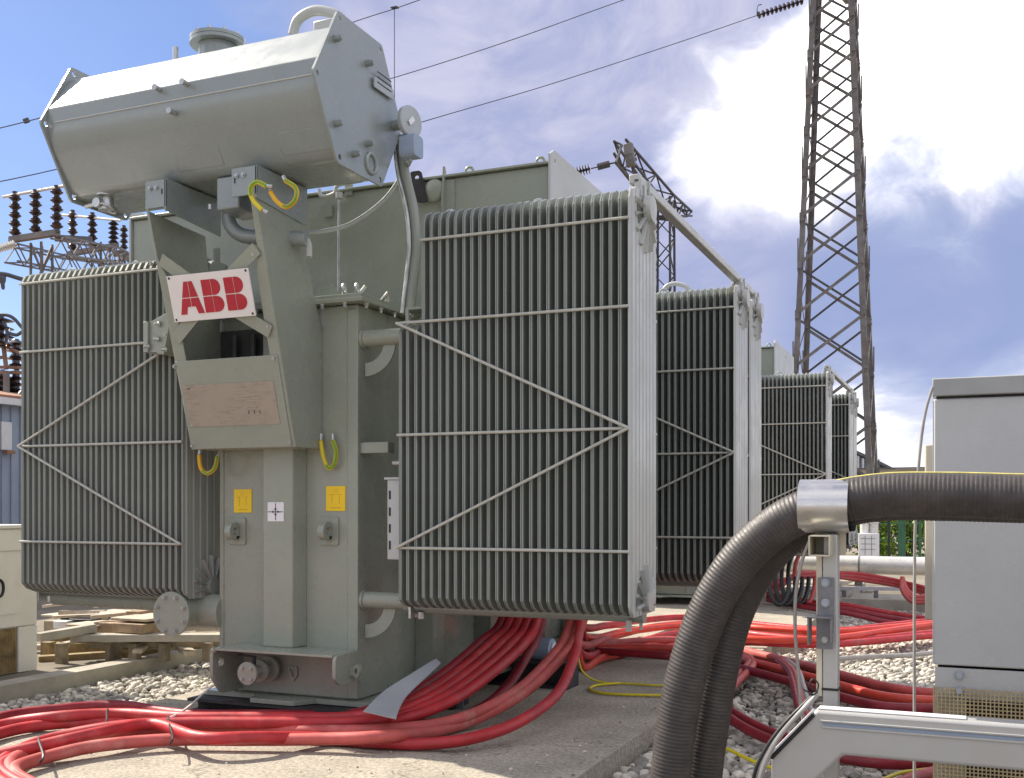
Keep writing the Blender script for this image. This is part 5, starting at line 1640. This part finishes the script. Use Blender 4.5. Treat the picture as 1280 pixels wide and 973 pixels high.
# tall pylon
PYD = 30.0
pb = at_d(1038, 640, PYD)
pc = V((pb.x, pb.y + 0.9, -0.13))
PY = thing('lattice_pylon', 'tall tapering lattice steel pylon against the bright clouds at right', 'pylon', pc)
wid = lambda z: 2.43 - (z + 0.13) * (2.43 - 1.19) / 15.6
ZTOP = 24.0
cor = [(-1, -1), (1, -1), (1, 1), (-1, 1)]
pt = lambda z, c: V((pc.x + c[0] * wid(z) / 2, pc.y + c[1] * wid(z) / 2, z))
for c in cor:
    MB().angle(pt(-0.13, c), pt(ZTOP, c), 0.155, 0.022, (-c[0], 0, 0), (0, -c[1], 0)).build('leg', 'lattice', PY, smooth=0)
z = 0.15
lev = []
while z < ZTOP - 0.6:
    h = wid(z) * 0.71
    z2 = min(z + h, ZTOP)
    for i in range(4):
        a_, b_ = cor[i], cor[(i + 1) % 4]
        out = V((a_[0] + b_[0], a_[1] + b_[1], 0)).normalized()
        MB().bar(pt(z, a_) + out * 0.012, pt(z2, b_) + out * 0.012, 0.085, 0.012, up=out).build('brace', 'lattice', PY, smooth=0)
        MB().bar(pt(z, b_) - out * 0.012, pt(z2, a_) - out * 0.012, 0.062, 0.012, up=out).build('brace', 'lattice_dark', PY, smooth=0)
    lev.append(z)
    z = z2 + 0.085
gp = MB()
for i, z in enumerate(lev):
    for c in cor:
        p_ = pt(z, c)
        gp.box((p_.x - 0.05 * c[0] - 0.06, p_.y - 0.09 + 0.0, z - 0.12), (p_.x - 0.05 * c[0] + 0.06, p_.y - 0.075, z + 0.12))
    if i % 2:
        for c in cor:
            p_ = pt(z + 0.3, c)
            gp.box((p_.x + c[0] * 0.0, p_.y - 0.02, z + 0.05), (p_.x + c[0] * 0.035, p_.y + 0.02, z + 0.75))
gp.build('joint_plate', 'lattice', PY, kind='stuff')
for zc in (17.5, 20.5):
    am = MB()
    lattice_box(am, (pc.x, pc.y - 0.6, zc), (pc.x, pc.y - 4.2, zc + 0.2), 0.9, 0.15, (1, 0, 0), (0, 0, 1), 5, 0.08, 0.05)
    lattice_box(am, (pc.x, pc.y + 0.6, zc), (pc.x, pc.y + 4.2, zc + 0.2), 0.9, 0.15, (1, 0, 0), (0, 0, 1), 5, 0.08, 0.05)
    am.build('cross_arm', 'lattice', PY, smooth=0)

# smaller tee-shaped gantry behind the front radiator
gx, gy = -5.75, 21.4
GA = thing('lattice_gantry', 'dark T-shaped lattice gantry with floodlight rising behind the front radiator', 'gantry', (gx, gy, -0.13))
m_ = MB()
lattice_box(m_, (gx, gy, -0.13), (gx, gy, 7.6), 0.42, 0.34, (1, 0, 0), (0, 1, 0), 20, 0.042, 0.022)
m_.build('mast', 'lattice_dark', GA, smooth=0)
m_ = MB()
lattice_box(m_, (gx, gy, 7.45), (gx, 18.4, 7.75), 0.42, 0.22, (1, 0, 0), (0, 0, 1), 5, 0.038, 0.024)
lattice_box(m_, (gx, gy, 7.45), (gx, 23.6, 7.85), 0.42, 0.10, (1, 0, 0), (0, 0, 1), 4, 0.038, 0.024)
m_.bar((gx - 0.15, gy - 0.2, 7.2), (gx + 0.2, gy + 0.15, 7.2), 0.08, 0.08)
ap_ = at_d(770, 204, 18.6)
m_.bar((gx, 18.5, 7.8), ap_, 0.04)
m_.bar((gx, gy - 0.9, 7.3), ap_, 0.04)
m_.bar((gx - 0.05, 19.4, 7.35), ap_, 0.035)
m_.build('cross_arm', 'lattice_dark', GA, smooth=0)
q = at_d(785, 186, 19.0)
fl_ = MB().bar(q + V((0, 0, 0.08)), q + V((0.03, 0, -0.13)), 0.16, 0.12)
fl_ = fl_.build('floodlight', 'lattice', GA, bevel=0.01)
MB().bar(q + V((0.03, 0, -0.1)), at_d(795, 200, 19.2), 0.04).build('lamp_arm', 'lattice_dark', GA)
q = at_d(787, 199, 19.0)
MB().bar(q + V((0, 0, 0.08)), q + V((0.03, 0, -0.13)), 0.16, 0.12).build('floodlight', 'lattice', GA, bevel=0.01)


def string(p, q, nd, r, label, name='insulator_string', mt='insulator'):
    p, q = V(p), V(q)
    ax = (q - p).normalized()
    L = (q - p).length
    prof = [(0.02, 0)]
    for i in range(nd):
        h = L * (i + 0.25) / nd
        prof += [(0.02, h), (r, h + L / nd * 0.25), (r * 0.9, h + L / nd * 0.36), (0.025, h + L / nd * 0.5)]
    prof.append((0.02, L))
    o = MB().rings(prof, p, ax, 12).build(name, mt)
    return tag(o, label, 'insulator')


string(at_d(714, 217, 18.6), at_d(738, 211, 18.5), 7, 0.09, 'dark ribbed insulator string left of the T-shaped gantry')
tag(MB().tube([at_d(739, 211, 18.5), at_d(747, 209, 18.45)], 0.012, 6).tube([at_d(747, 209, 18.45), at_d(762, 205, 18.4)], 0.06, 8).tube([at_d(762, 205, 18.4), at_d(771, 203, 18.35)], 0.015, 6).build('turnbuckle', 'lattice_dark'),
    'dark turnbuckle rod between insulator string and T-shaped gantry', 'rod')
string(at_d(946, 20, 29.0), at_d(1004, 1, 29.2), 11, 0.10, 'long insulator string hung from the pylon at the top edge')
cable([at_d(946, 20, 29.0), at_d(947, 8, 29.0), at_d(952, 6, 29.0)], 0.014, 'line_wire', 'small bent arcing horn at the end of the long insulator string', name='arcing_horn', cat='rod', n=6)
# overhead lines
for pts, lab in (([(945, 20, 29.0), (840, 56, 28), (680, 108, 26), (520, 155, 24), (330, 215, 22), (160, 262, 20)], 'overhead line wire running from the long insulator string down to the left'),
                 ([(1010, -80, 29), (780, 0, 27), (640, 50, 26), (500, 95, 24.5), (300, 152, 22), (70, 212, 20), (-120, 250, 18)], 'middle overhead line wire passing behind the conservator'),
                 ([(760, -85, 27), (525, 0, 25), (450, 25, 24.5), (250, 92, 22), (45, 149, 20), (-120, 188, 18)], 'upper overhead line wire crossing above the conservator')):
    cable([at_d(a_, b_, c__) for a_, b_, c__ in pts], 0.0105, 'line_wire', lab, name='overhead_wire', cat='wire', n=6)
tag(MB().tube([at_d(493, 11, 24.8), at_d(493, 105, 24.8), at_d(494, 190, 24.5)], 0.010, 6).box(at_d(491, 9, 24.8) - V((0.04, 0.04, 0.03)), at_d(495, 11, 24.8) + V((0.06, 0.04, 0.03))).build('drop_wire', 'line_wire'),
    'vertical drop wire hanging from the upper line beside the conservator end', 'wire')
tag(MB().tube([at_d(30, 152, 20.2), at_d(36, 150, 20.2)], 0.05, 8).build('line_clamp', 'line_wire'), 'small dark clamp on the upper line at the left edge', 'clamp')

# left switching gantry with brown post insulators
rows = [(14, 300, 72, 291, 20.0, [(19, 241), (45, 238), (71, 232)], 58), (86, 318, 146, 307, 24.0, [(91, 264), (116, 266), (142, 275)], 46), (150, 323, 166, 321, 28.0, [(155, 286)], 33)]
GL = thing('switch_gantry', 'steel lattice gantry carrying rows of brown post insulators at upper left', 'gantry', at_d(60, 650, 20))
prev = None
for (x0, y0, x1, y1, d_, posts, hpx) in rows:
    a_, b_ = at_d(x0, y0, d_), at_d(x1, y1, d_ * 0.965)
    MB().bar(a_, b_, 0.12, 0.10).build('beam', 'lattice', GL, smooth=0)
    for k, (px_, py_) in enumerate(posts):
        dd = d_ * (1 - 0.035 * k / 2)
        top = at_d(px_, py_, dd)
        t_ = (px_ - x0) / (x1 - x0)
        bot = a_.lerp(b_, t_)
        top = V((bot.x, bot.y, top.z))
        L = top.z - bot.z
        prof = [(0.05, 0.0)]
        nd = 5
        for i in range(nd):
            h = L * (0.08 + 0.9 * i / nd)
            s_ = L / nd * 0.9
            prof += [(0.05, h), (0.07, h + s_ * 0.1), (0.115, h + s_ * 0.32), (0.075, h + s_ * 0.5), (0.085, h + s_ * 0.62), (0.045, h + s_ * 0.85)]
        prof.append((0.05, L))
        MB().rings(prof, bot, (0, 0, 1), 14).build('post_insulator', 'insulator', GL)
    if len(posts) == 3:
        p0, p2 = at_d(posts[0][0], posts[0][1] + 3, d_), at_d(posts[2][0], posts[2][1] + 2, d_ * 0.965)
        MB().tube([p0 + V((-0.3, 0, 0)), p2 + V((0.2, 0, 0))], 0.03, 8).build('busbar', 'insul_pipe', GL)
    if prev:
        for (u, v) in ((prev[0], a_), (prev[1], b_)):
            m_ = MB()
            lattice_box(m_, u + V((0, 0, -0.25)), v + V((0, 0, -0.25)), 0.32, 0.32, (1, 0, 0), (0, 0, 1), 7, 0.032, 0.020)
            m_.build('lattice_beam', 'lattice', GL, smooth=0)
    prev = (a_, b_)
q = at_d(100, 299, 21.5)
MB().bar(at_d(72, 298, 21), at_d(112, 300, 22), 0.14, 0.12).build('switch_arm', 'insulator', GL)
MB().bar(at_d(143, 317, 26), at_d(160, 318, 26), 0.16, 0.14).build('switch_arm', 'insulator', GL)
for (px_, d_) in ((52, 20.2), (126, 24)):
    t_ = at_d(px_, 305, d_)
    m_ = MB()
    lattice_box(m_, (t_.x, t_.y, -0.13), (t_.x, t_.y, t_.z), 0.30, 0.26, (1, 0, 0), (0, 1, 0), 12, 0.035, 0.022)
    m_.build('column', 'lattice', GL, smooth=0)
string(at_d(-8, 313, 17), at_d(19, 305, 17.2), 10, 0.07, 'light grey slanting insulator rod at the left edge below the brown posts', mt='insul_pipe')
# lower left group: breaker insulators, loop conductors, rusty frame
GB = thing('breaker_group', 'rusty frame with dark insulators and looped conductors above the shed roof', 'switchgear', at_d(10, 650, 18))
for (px_, y0, y1, r_, d_) in ((0, 395, 435, 0.22, 17.5), (20, 424, 462, 0.17, 18.0), (20, 462, 492, 0.17, 18.2), (2, 462, 490, 0.2, 18)):
    t_, b_ = at_d(px_, y0, d_), at_d(px_, y1, d_)
    L = (t_.z - b_.z)
    prof = [(0.06, 0)]
    for i in range(4):
        h = L * i / 4
        prof += [(0.06, h + 0.02), (r_, h + L * 0.09), (r_ * 0.75, h + L * 0.14), (0.06, h + L * 0.2)]
    prof.append((0.04, L))
    MB().rings(prof, b_, (0, 0, 1), 14).build('insulator', 'insulator', GB)
for (a_, b_) in (((-8, 432), (6, 432)), ((-5, 448), (8, 446)), ((-6, 459), (30, 460)), ((4, 430), (8, 462)), ((8, 434), (22, 440)), ((-6, 466), (30, 466))):
    MB().bar(at_d(*a_, 17.6), at_d(*b_, 17.6), 0.055, 0.045).build('frame_bar', 'rust_bar', GB)
for (a_, b_) in (((12, 430), (26, 444)), ((26, 432), (14, 446)), ((8, 438), (28, 437)), ((0, 476), (30, 474)), ((10, 420), (28, 452))):
    MB().bar(at_d(*a_, 18.3), at_d(*b_, 18.3), 0.035).build('frame_bar', 'lattice', GB)
for pts in ([(-10, 394), (8, 394), (18, 399), (26, 408), (34, 416)], [(9, 416), (20, 419), (26, 416), (30, 412)], [(2, 395), (7, 408), (9, 416), (7, 430)]):
    MB().tube(spline([at_d(a_, b_, 17.4) for a_, b_ in pts], 5), 0.028, 6).build('conductor', 'line_wire', GB)
MB().tube(spline([at_d(-10, 342, 17), at_d(6, 343, 17), at_d(20, 347, 17.2), at_d(40, 353, 17.4)], 4), 0.035, 8).build('conductor', 'line_wire', GB)
MB().tube(spline([at_d(2, 344, 17), at_d(3, 352, 17), at_d(4, 362, 17)], 3), [0.03, 0.06, 0.06, 0.05, 0.03, 0.03, 0.02][:7], 8).build('pendant', 'line_wire', GB)
m_ = MB()
t_ = at_d(10, 460, 17.8)
lattice_box(m_, (t_.x, t_.y, -0.13), (t_.x, t_.y, t_.z - 0.1), 0.6, 0.6, (1, 0, 0), (0, 1, 0), 6, 0.07, 0.04)
m_.build('column', 'lattice', GB, smooth=0)

# ------------------------------------------------------------------ background at right
a_, b_ = at_d(1000, 705, 18.2), at_d(1300, 704, 17.6)
IP = thing('insulated_pipe', 'thick white insulated pipe running level behind the red cables at right', 'pipe', (0, a_.y, -0.13))
MB().cyl(V((a_.x - 1.0, a_.y, a_.z)), V((b_.x + 1.5, a_.y, a_.z)), 0.15, 24).build('jacket', 'insul_pipe', IP)
for i in range(4):
    x_ = a_.x - 0.4 + i * 1.35
    MB().cyl((x_, a_.y, a_.z), (x_ + 0.03, a_.y, a_.z), 0.153, 24).build('joint_band', 'galvanised', IP)
    MB().box((x_ - 0.06, a_.y - 0.06, -0.13), (x_ + 0.06, a_.y + 0.06, a_.z - 0.15)).build('pipe_support', 'galvanised', IP)
# plank and low rail before it
o = MB().bar(at_z(1046, 732, .1), at_z(1072, 722, .12), 0.12, 0.05).build('plank', 'pale_wood')
tag(o, 'small pale plank lying slantwise in front of the insulated pipe', 'timber')
RL = thing('low_rail', 'low pale rail on short posts beyond the far gravel', 'rail', at_z(1080, 740, -.13))
a_, b_ = at_d(1000, 735, 15.6), at_d(1160, 737, 15.2)
MB().bar(a_, b_, 0.06, 0.05).build('rail', 'fascia', RL)
for t_ in (0.1, 0.35, 0.6, 0.85):
    q = a_.lerp(b_, t_)
    MB().box((q.x - 0.03, q.y - 0.03, -0.13), (q.x + 0.03, q.y + 0.03, q.z - 0.025)).build('post', 'galvanised', RL)
# white tank box with two drums
q0, q1 = at_d(1073, 667, 24), at_d(1098, 694, 24)
BXW = thing('white_cubicle', 'small white cubicle with two steel drums on it in front of the bushes', 'cubicle', (q0.x, q0.y, -0.13))
MB().box((q0.x, q0.y, -0.13), (q1.x, q0.y + 0.45, q0.z)).build('box', 'paper_white', BXW, bevel=0.01)
gr_ = MB()
for i in range(1, 4):
    gr_.box((q0.x + 0.05, q0.y - 0.005, q0.z - 0.12 * i), (q1.x - 0.05, q0.y + 0.004, q0.z - 0.12 * i + 0.012))
for i in range(1, 3):
    x_ = q0.x + (q1.x - q0.x) * i / 3
    gr_.box((x_, q0.y - 0.006, q1.z), (x_ + 0.012, q0.y + 0.003, q0.z - 0.05))
gr_.build('panel_joint', 'galvanised', BXW)
for px_ in (1080, 1092):
    c_ = at_d(px_, 660, 24.1)
    MB().cyl((c_.x, c_.y + 0.1, q0.z + 0.002), (c_.x, c_.y + 0.1, q0.z + 0.22), 0.095, 18).cyl((c_.x, c_.y + 0.1, q0.z + 0.222), (c_.x, c_.y + 0.1, q0.z + 0.25), 0.11, 18).build('drum', 'insul_pipe', BXW)
# green fence
FN = thing('green_fence', 'green steel fence with broad posts in front of the bushes at right', 'fence', at_d(1130, 690, 26))
for (px_, w_) in ((1111, 0.05), (1127, 0.17), (1150, 0.06), (1161, 0.06), (1172, 0.06)):
    q = at_d(px_, 640, 26)
    MB().box((q.x - w_ / 2, q.y, -0.13), (q.x + w_ / 2, q.y + 0.06, 1.5)).build('post', 'fence_green' if px_ != 1111 else 'dark_steel', FN)
m_ = MB()
a_ = at_d(1098, 690, 26.1)
b_ = at_d(1210, 690, 25.4)
for z_ in (0.1, 0.5, 0.9, 1.3):
    m_.bar((a_.x, a_.y, z_), (b_.x, b_.y, z_), 0.02)
for i in range(30):
    q = a_.lerp(b_, i / 29)
    m_.bar((q.x, q.y, -0.1), (q.x, q.y, 1.45), 0.005)
m_.build('fence_mesh', 'fence_green', FN, smooth=0, kind='stuff')


def bush(c, rx, ry, rz, nl, ls, mt, label, name='bush', trunk=0.0):
    o = thing(name, label, 'bush' if name == 'bush' else 'tree', (c[0], c[1], -0.13))
    cl_n = max(5, nl // 160)
    cen = [V((c[0] + random.gauss(0, .45) * rx, c[1] + random.gauss(0, .45) * ry, c[2] + random.uniform(-.75, .85) * rz)) for _ in range(cl_n)]
    mb = MB()
    for i in range(nl):
        cc = random.choice(cen)
        p_ = cc + V((random.gauss(0, .22) * rx, random.gauss(0, .22) * ry, random.gauss(0, .2) * rz))
        u = V((random.gauss(0, 1), random.gauss(0, 1), random.gauss(0, .6))).normalized()
        w = u.orthogonal().normalized()
        w = (w * cos(random.uniform(0, pi)) + u.cross(w) * sin(random.uniform(0, pi))).normalized()
        s_ = ls * random.uniform(0.6, 1.4)
        mb.add([p_ - u * s_, p_ + w * s_ * 0.4, p_ + u * s_, p_ - w * s_ * 0.4], [(0, 1, 2, 3)])
    mb.build('crown', mt, o, smooth=0)
    st_ = MB()
    for k in range(5):
        t_ = cen[k]
        b0 = V((c[0] + random.uniform(-.2, .2) * rx, c[1], -0.13))
        st_.tube(spline([b0, b0.lerp(t_, 0.5) + V((random.uniform(-.1, .1) * rx, 0, 0)), t_], 4), [0.05 * rz * (1 - 0.1 * j) for j in range(9)], 6)
    st_.build('trunk', 'bark', o)
    return o


for (px_, py_, d_, rx, rz, mt, lab) in ((1085, 655, 29, 0.75, 0.7, 'leaf', 'bright green bush behind the white cubicle'), (1106, 660, 30, 0.6, 0.8, 'leaf', 'bright green bush between the cubicle and the green posts'),
                                        (1140, 660, 29.5, 0.8, 0.9, 'leaf', 'bright green bush behind the thin pale rod'), (1165, 662, 29, 0.7, 0.9, 'leaf', 'bright green bush half hidden by the grey cabinet'),
                                        (1120, 668, 33, 1.8, 1.1, 'leaf_dark', 'darker green bush behind the green fence posts')):
    q = at_d(px_, py_, d_)
    bush((q.x, q.y, 0.55 + 0.2 * rz), rx, 0.6, rz, 1500, 0.07, mt, lab)
# far trees and hall on the horizon
for (px_, d_, lab) in ((1104, 75, 'small dark tree top on the horizon right of the pylon foot'), (1130, 78, 'low dark tree top on the horizon beside the thin pale rod')):
    q = at_d(px_, 596, d_)
    bush((q.x, q.y, 1.6), 1.5, 1.0, 1.3, 900, 0.22, 'leaf_dark', lab, 'tree')
HB = thing('far_hall', 'long low beige hall on the horizon at right, below a dark curved roof', 'building', at_d(1110, 640, 90))
a_, b_ = at_d(1060, 600, 92), at_d(1330, 600, 84)
hz_ = at_d(1110, 586.5, 90).z
m_ = MB()
dx = (b_ - a_)
dx.z = 0
nn = V((-dx.y, dx.x, 0)).normalized()
A_, B_ = V((a_.x, a_.y, -0.13)), V((b_.x, b_.y, -0.13))
up_ = V((0, 0, hz_ + 0.13))
m_.add([A_, B_, B_ + nn * 12, A_ + nn * 12, A_ + up_, B_ + up_, B_ + nn * 12 + up_, A_ + nn * 12 + up_], [(0, 1, 5, 4), (1, 2, 6, 5), (2, 3, 7, 6), (3, 0, 4, 7), (4, 5, 6, 7)])
m_.build('wall', 'far_wall', HB)
MB().bar(A_ + V((0, 0, hz_ + 0.2)) - nn * 0.1, B_ + V((0, 0, hz_ + 0.2)) - nn * 0.1, 0.3, 0.12).build('parapet', 'far_roof', HB)
for i in range(7):
    q = A_.lerp(B_, 0.07 + i * 0.13) - nn * 0.05
    MB().bar(q + V((0, 0, 1.2)), q + dx.normalized() * 1.8 + V((0, 0, 1.2)), 0.08, 1.0).build('window', 'far_glass', HB)
CR = thing('curved_roof_hall', 'glazed hall with dark curved roof edge right behind the farthest radiator', 'building', at_d(1080, 640, 110))
prof = [(1040, 550), (1070, 566), (1092, 576), (1114, 587), (1122, 591)]
for (p_, q_) in zip(prof[:-1], prof[1:]):
    MB().bar(at_d(*p_, 110), at_d(*q_, 110), 1.0, 0.28).build('roof', 'far_roof', CR)
m_ = MB()
vs = [at_d(a_, b_ + 1.5, 110.3) for a_, b_ in prof] + [V((at_d(a_, b_, 110.3).x, at_d(a_, b_, 110.3).y, -0.13)) for a_, b_ in prof]
k = len(prof)
back = V((ray(1045, 634).x, ray(1045, 634).y, 0)).normalized() * 8
vs += [v + back for v in vs]
fs = []
for i in range(k - 1):
    fs += [(i, i + 1, k + i + 1, k + i), (2 * k + i, 3 * k + i, 3 * k + i + 1, 2 * k + i + 1), (i, 2 * k + i, 2 * k + i + 1, i + 1)]
m_.add(vs, fs)
m_.build('glass_front', 'far_glass', CR, smooth=0)
m_ = MB()
for i in range(1, 12):
    t_ = i / 12
    px_ = 1042 + 74 * t_
    py_ = np.interp(px_, [a_ for a_, b_ in prof], [b_ for a_, b_ in prof]) + 3
    q = at_d(px_, float(py_), 109.7)
    m_.bar((q.x, q.y, 0), q, 0.18)
m_.build('mullion', 'fascia', CR, smooth=0)
# far line of trees closing the horizon
for i in range(26):
    ang = -75 + i * 5.2
    dd = 150 + 25 * sin(i * 2.1)
    xx, yy = dd * sin(radians(ang)), dd * cos(radians(ang))
    bush((xx, yy, 2.0), 7.5, 4, 1.6, 420, 0.7, 'leaf_dark', 'dark tree of the low line along the horizon', 'tree')['group'] = 'tree line on the horizon'
